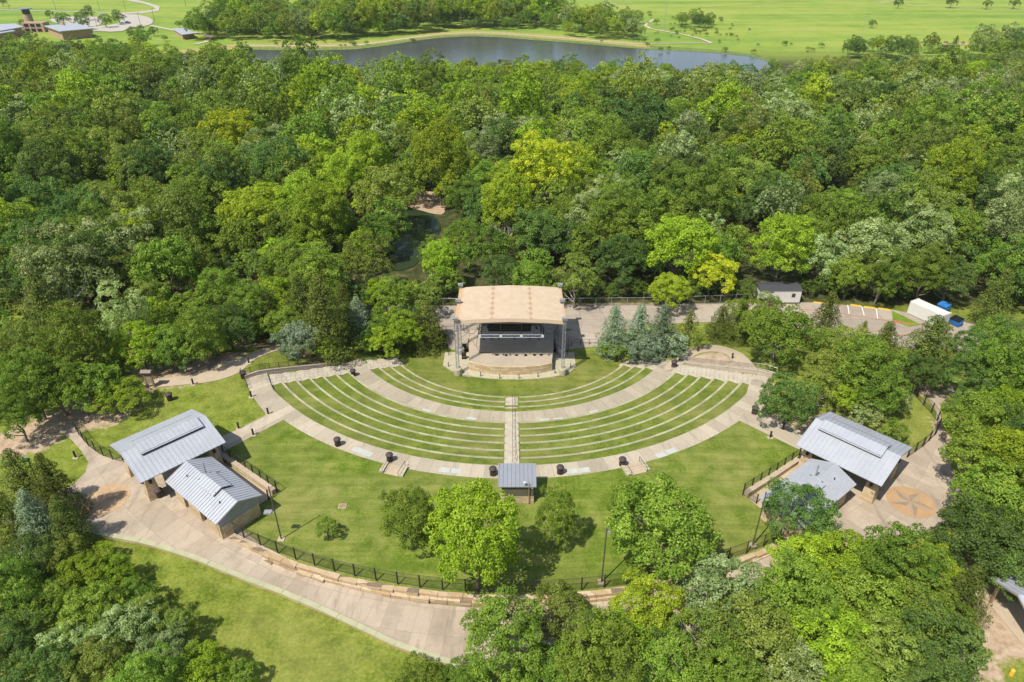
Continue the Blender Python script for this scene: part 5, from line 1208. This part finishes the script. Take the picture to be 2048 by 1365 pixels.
# bare trees: grey limbs without leaves
def bare_mesh(seed):
    r = random.Random(seed); mb = MB()
    def grow(p, d, L, rad, k):
        q = p+d*L; mb.tube(p, q, rad, rad*.68, 5, False)
        if k == 0: return
        for i in range(3 if k > 1 else 2):
            a = r.uniform(0, 6.28); t_ = Vector((cos(a), sin(a), r.uniform(.1, .5))); grow(p.lerp(q, r.uniform(.6, 1)), (d*.8+t_*.75).normalized(), L*r.uniform(.55, .8), rad*.6, k-1)
    grow(Vector((0, 0, -.05)), Vector((0, 0, 1)), .75, .045, 4)
    me = bpy.data.meshes.new('branches'); me.from_pydata(mb.v, [], mb.f); me.materials.append(M['barkp']); return me
BM = [bare_mesh(3), bare_mesh(8)]
for i, (cx, cy, rp, lab) in enumerate([(1003,470,34,'bare grey tree standing right of the creek behind the stage'),(1385,262,34,'bare pale tree in the upper woods below the pond right tip'),(1935,380,34,'bare grey tree among dark crowns near the right border'),(1660,220,30,'bare leaning grey tree in the upper right woods'),(500,190,28,'bare pale tree in the upper left woods'),
    (1745,815,30,'leafless brown shrub above the right pavilion'),(1705,835,22,'smaller leafless shrub touching the right pavilion roof corner'),(1480,1165,20,'bare twiggy tree between the large lawn tree and the lower right trees')]):
    x, y = P(cx, cy, 6 if rp > 27 and cy < 700 else 1.5); R = rp*proj(x, y, hgt(x, y)+3)[2]/F*(1.25 if cy < 700 else .8)
    t = thing('bare_tree', lab, 'bare tree', (x, y, hgt(x, y)), 'bare trees', i*1.3); t.scale = (R, R, R*(1.25 if cy < 700 else .8)); o = bpy.data.objects.new('branches', BM[i % 2]); COL.objects.link(o); o.parent = t
# the remaining woods: one object, its crowns placed by geometry nodes
pc = bpy.data.collections.new('woodland_sources'); order = []
for kind in SHP:
    for j, (sh, cm, tm) in enumerate(PROTO[kind, False]):
        o = bpy.data.objects.new(f'wood_{len(order):02d}', cm); pc.objects.link(o); order.append((kind, j))
def woodland(name, lst):
    me = bpy.data.meshes.new(name); me.from_pydata([(t[0], t[1], hgt(t[0], t[1])) for t in lst], [], [])
    idx = []
    for t in lst: n = len(PROTO[t[4], False]); idx.append(order.index((t[4], t[5] % n)))
    for nm, ty, vals in (('pid', 'INT', idx), ('rot', 'FLOAT', [t[6] for t in lst])):
        a = me.attributes.new(nm, ty, 'POINT'); a.data.foreach_set('value', vals)
    a = me.attributes.new('scl', 'FLOAT_VECTOR', 'POINT'); a.data.foreach_set('vector', [v for t in lst for v in (t[2], t[2], t[2]*t[3])])
    o = bpy.data.objects.new(name, me); COL.objects.link(o)
    ng = bpy.data.node_groups.new(name, 'GeometryNodeTree'); ng.interface.new_socket('Geometry', in_out='INPUT', socket_type='NodeSocketGeometry'); ng.interface.new_socket('Geometry', in_out='OUTPUT', socket_type='NodeSocketGeometry')
    N = ng.nodes; Lk = ng.links.new; i_ = N.new('NodeGroupInput'); o_ = N.new('NodeGroupOutput'); ip = N.new('GeometryNodeInstanceOnPoints'); ci = N.new('GeometryNodeCollectionInfo')
    ci.inputs[0].default_value = pc; ci.inputs['Separate Children'].default_value = True; ci.inputs['Reset Children'].default_value = True
    def att(nm, ty): a = N.new('GeometryNodeInputNamedAttribute'); a.data_type = ty; a.inputs[0].default_value = nm; return a.outputs[0]
    cx = N.new('ShaderNodeCombineXYZ'); Lk(att('rot', 'FLOAT'), cx.inputs[2])
    Lk(i_.outputs[0], ip.inputs['Points']); Lk(ci.outputs[0], ip.inputs['Instance']); ip.inputs['Pick Instance'].default_value = True
    Lk(att('pid', 'INT'), ip.inputs['Instance Index']); Lk(cx.outputs[0], ip.inputs['Rotation']); Lk(att('scl', 'FLOAT_VECTOR'), ip.inputs['Scale']); Lk(ip.outputs[0], o_.inputs[0])
    m = o.modifiers.new('crowns', 'NODES'); m.node_group = ng; o['kind'] = 'stuff'; return o
for i in range(150):
    px, py = random.choice([(random.uniform(1280, 1520), random.uniform(60, 108)), (random.uniform(1090, 1300), random.uniform(28, 50)), (random.uniform(1500, 2040), random.uniform(88, 112)), (random.uniform(1340, 1480), random.uniform(40, 75)), (random.uniform(470, 1280), random.uniform(84, 97))])
    if in_poly(px, py, CLEAR[1]) or py < 90 and 470 < px < 1100 and random.random() < .8: continue
    X, Y = P(px, py); rest.append((X, Y, random.uniform(.7, 1.9), .8, random.choice(('mid', 'dark', 'olive')), 0, random.uniform(0, 6), None))
woodland('woodland', [t for t in rest if t[1] < 430]); woodland('far_woodland', [t for t in rest if t[1] >= 430])
print('TREES', len(TREES), nb, nc, 'rest', len(rest))
# ------------------------------------------------------------------ thin summer haze: one closed box of pale air
hz = MB().box((0, 500, 35), (3800, 1700, 94)); hv = bpy.data.materials.new('haze_air'); hv.use_nodes = True; hn = hv.node_tree; hn.nodes.remove(hn.nodes['Principled BSDF'])
pv = hn.nodes.new('ShaderNodeVolumePrincipled'); pv.inputs['Density'].default_value = .00005; pv.inputs['Color'].default_value = (.86, .91, .95, 1); hn.links.new(pv.outputs[0], hn.nodes['Material Output'].inputs['Volume'])
ho = hz.build('haze', hv); ho['kind'] = 'stuff'
# ------------------------------------------------------------------ camera, sun, sky
cam = bpy.data.cameras.new('camera'); co_ = bpy.data.objects.new('camera', cam); COL.objects.link(co_)
cam.lens = 24; cam.sensor_width = 36; cam.clip_end = 20000; cam.clip_start = .5
co_.location = (0, 0, CH); co_.rotation_euler = (pi/2-TH, 0, 0); SC.camera = co_
w = bpy.data.worlds.new('World'); SC.world = w; w.use_nodes = True; nt = w.node_tree
sky = nt.nodes.new('ShaderNodeTexSky'); sky.sky_type = 'NISHITA'; sky.sun_disc = False
sky.sun_elevation = radians(57.6); sky.air_density = 1.0; sky.dust_density = 1.2
sx, sy = -.687, -.727
sky.sun_rotation = atan2(sx, sy)
bg = nt.nodes['Background']; nt.links.new(sky.outputs[0], bg.inputs[0]); bg.inputs[1].default_value = .135
L = bpy.data.lights.new('sun', 'SUN'); L.energy = 4.9; L.angle = radians(.5); L.color = (1, .955, .87)
lo = bpy.data.objects.new('sun', L); COL.objects.link(lo); el = radians(57.6)
d = Vector((sx*cos(el), sy*cos(el), sin(el))); lo.rotation_euler = d.to_track_quat('Z', 'Y').to_euler(); lo.location = (-60, -60, 150)
SC.view_settings.view_transform = 'Standard'; SC.view_settings.look = 'None'; SC.view_settings.exposure = .17; SC.view_settings.gamma = 1
SC.cycles.max_bounces = 6; SC.cycles.diffuse_bounces = 3; SC.cycles.transparent_max_bounces = 12; SC.cycles.transmission_bounces = 3
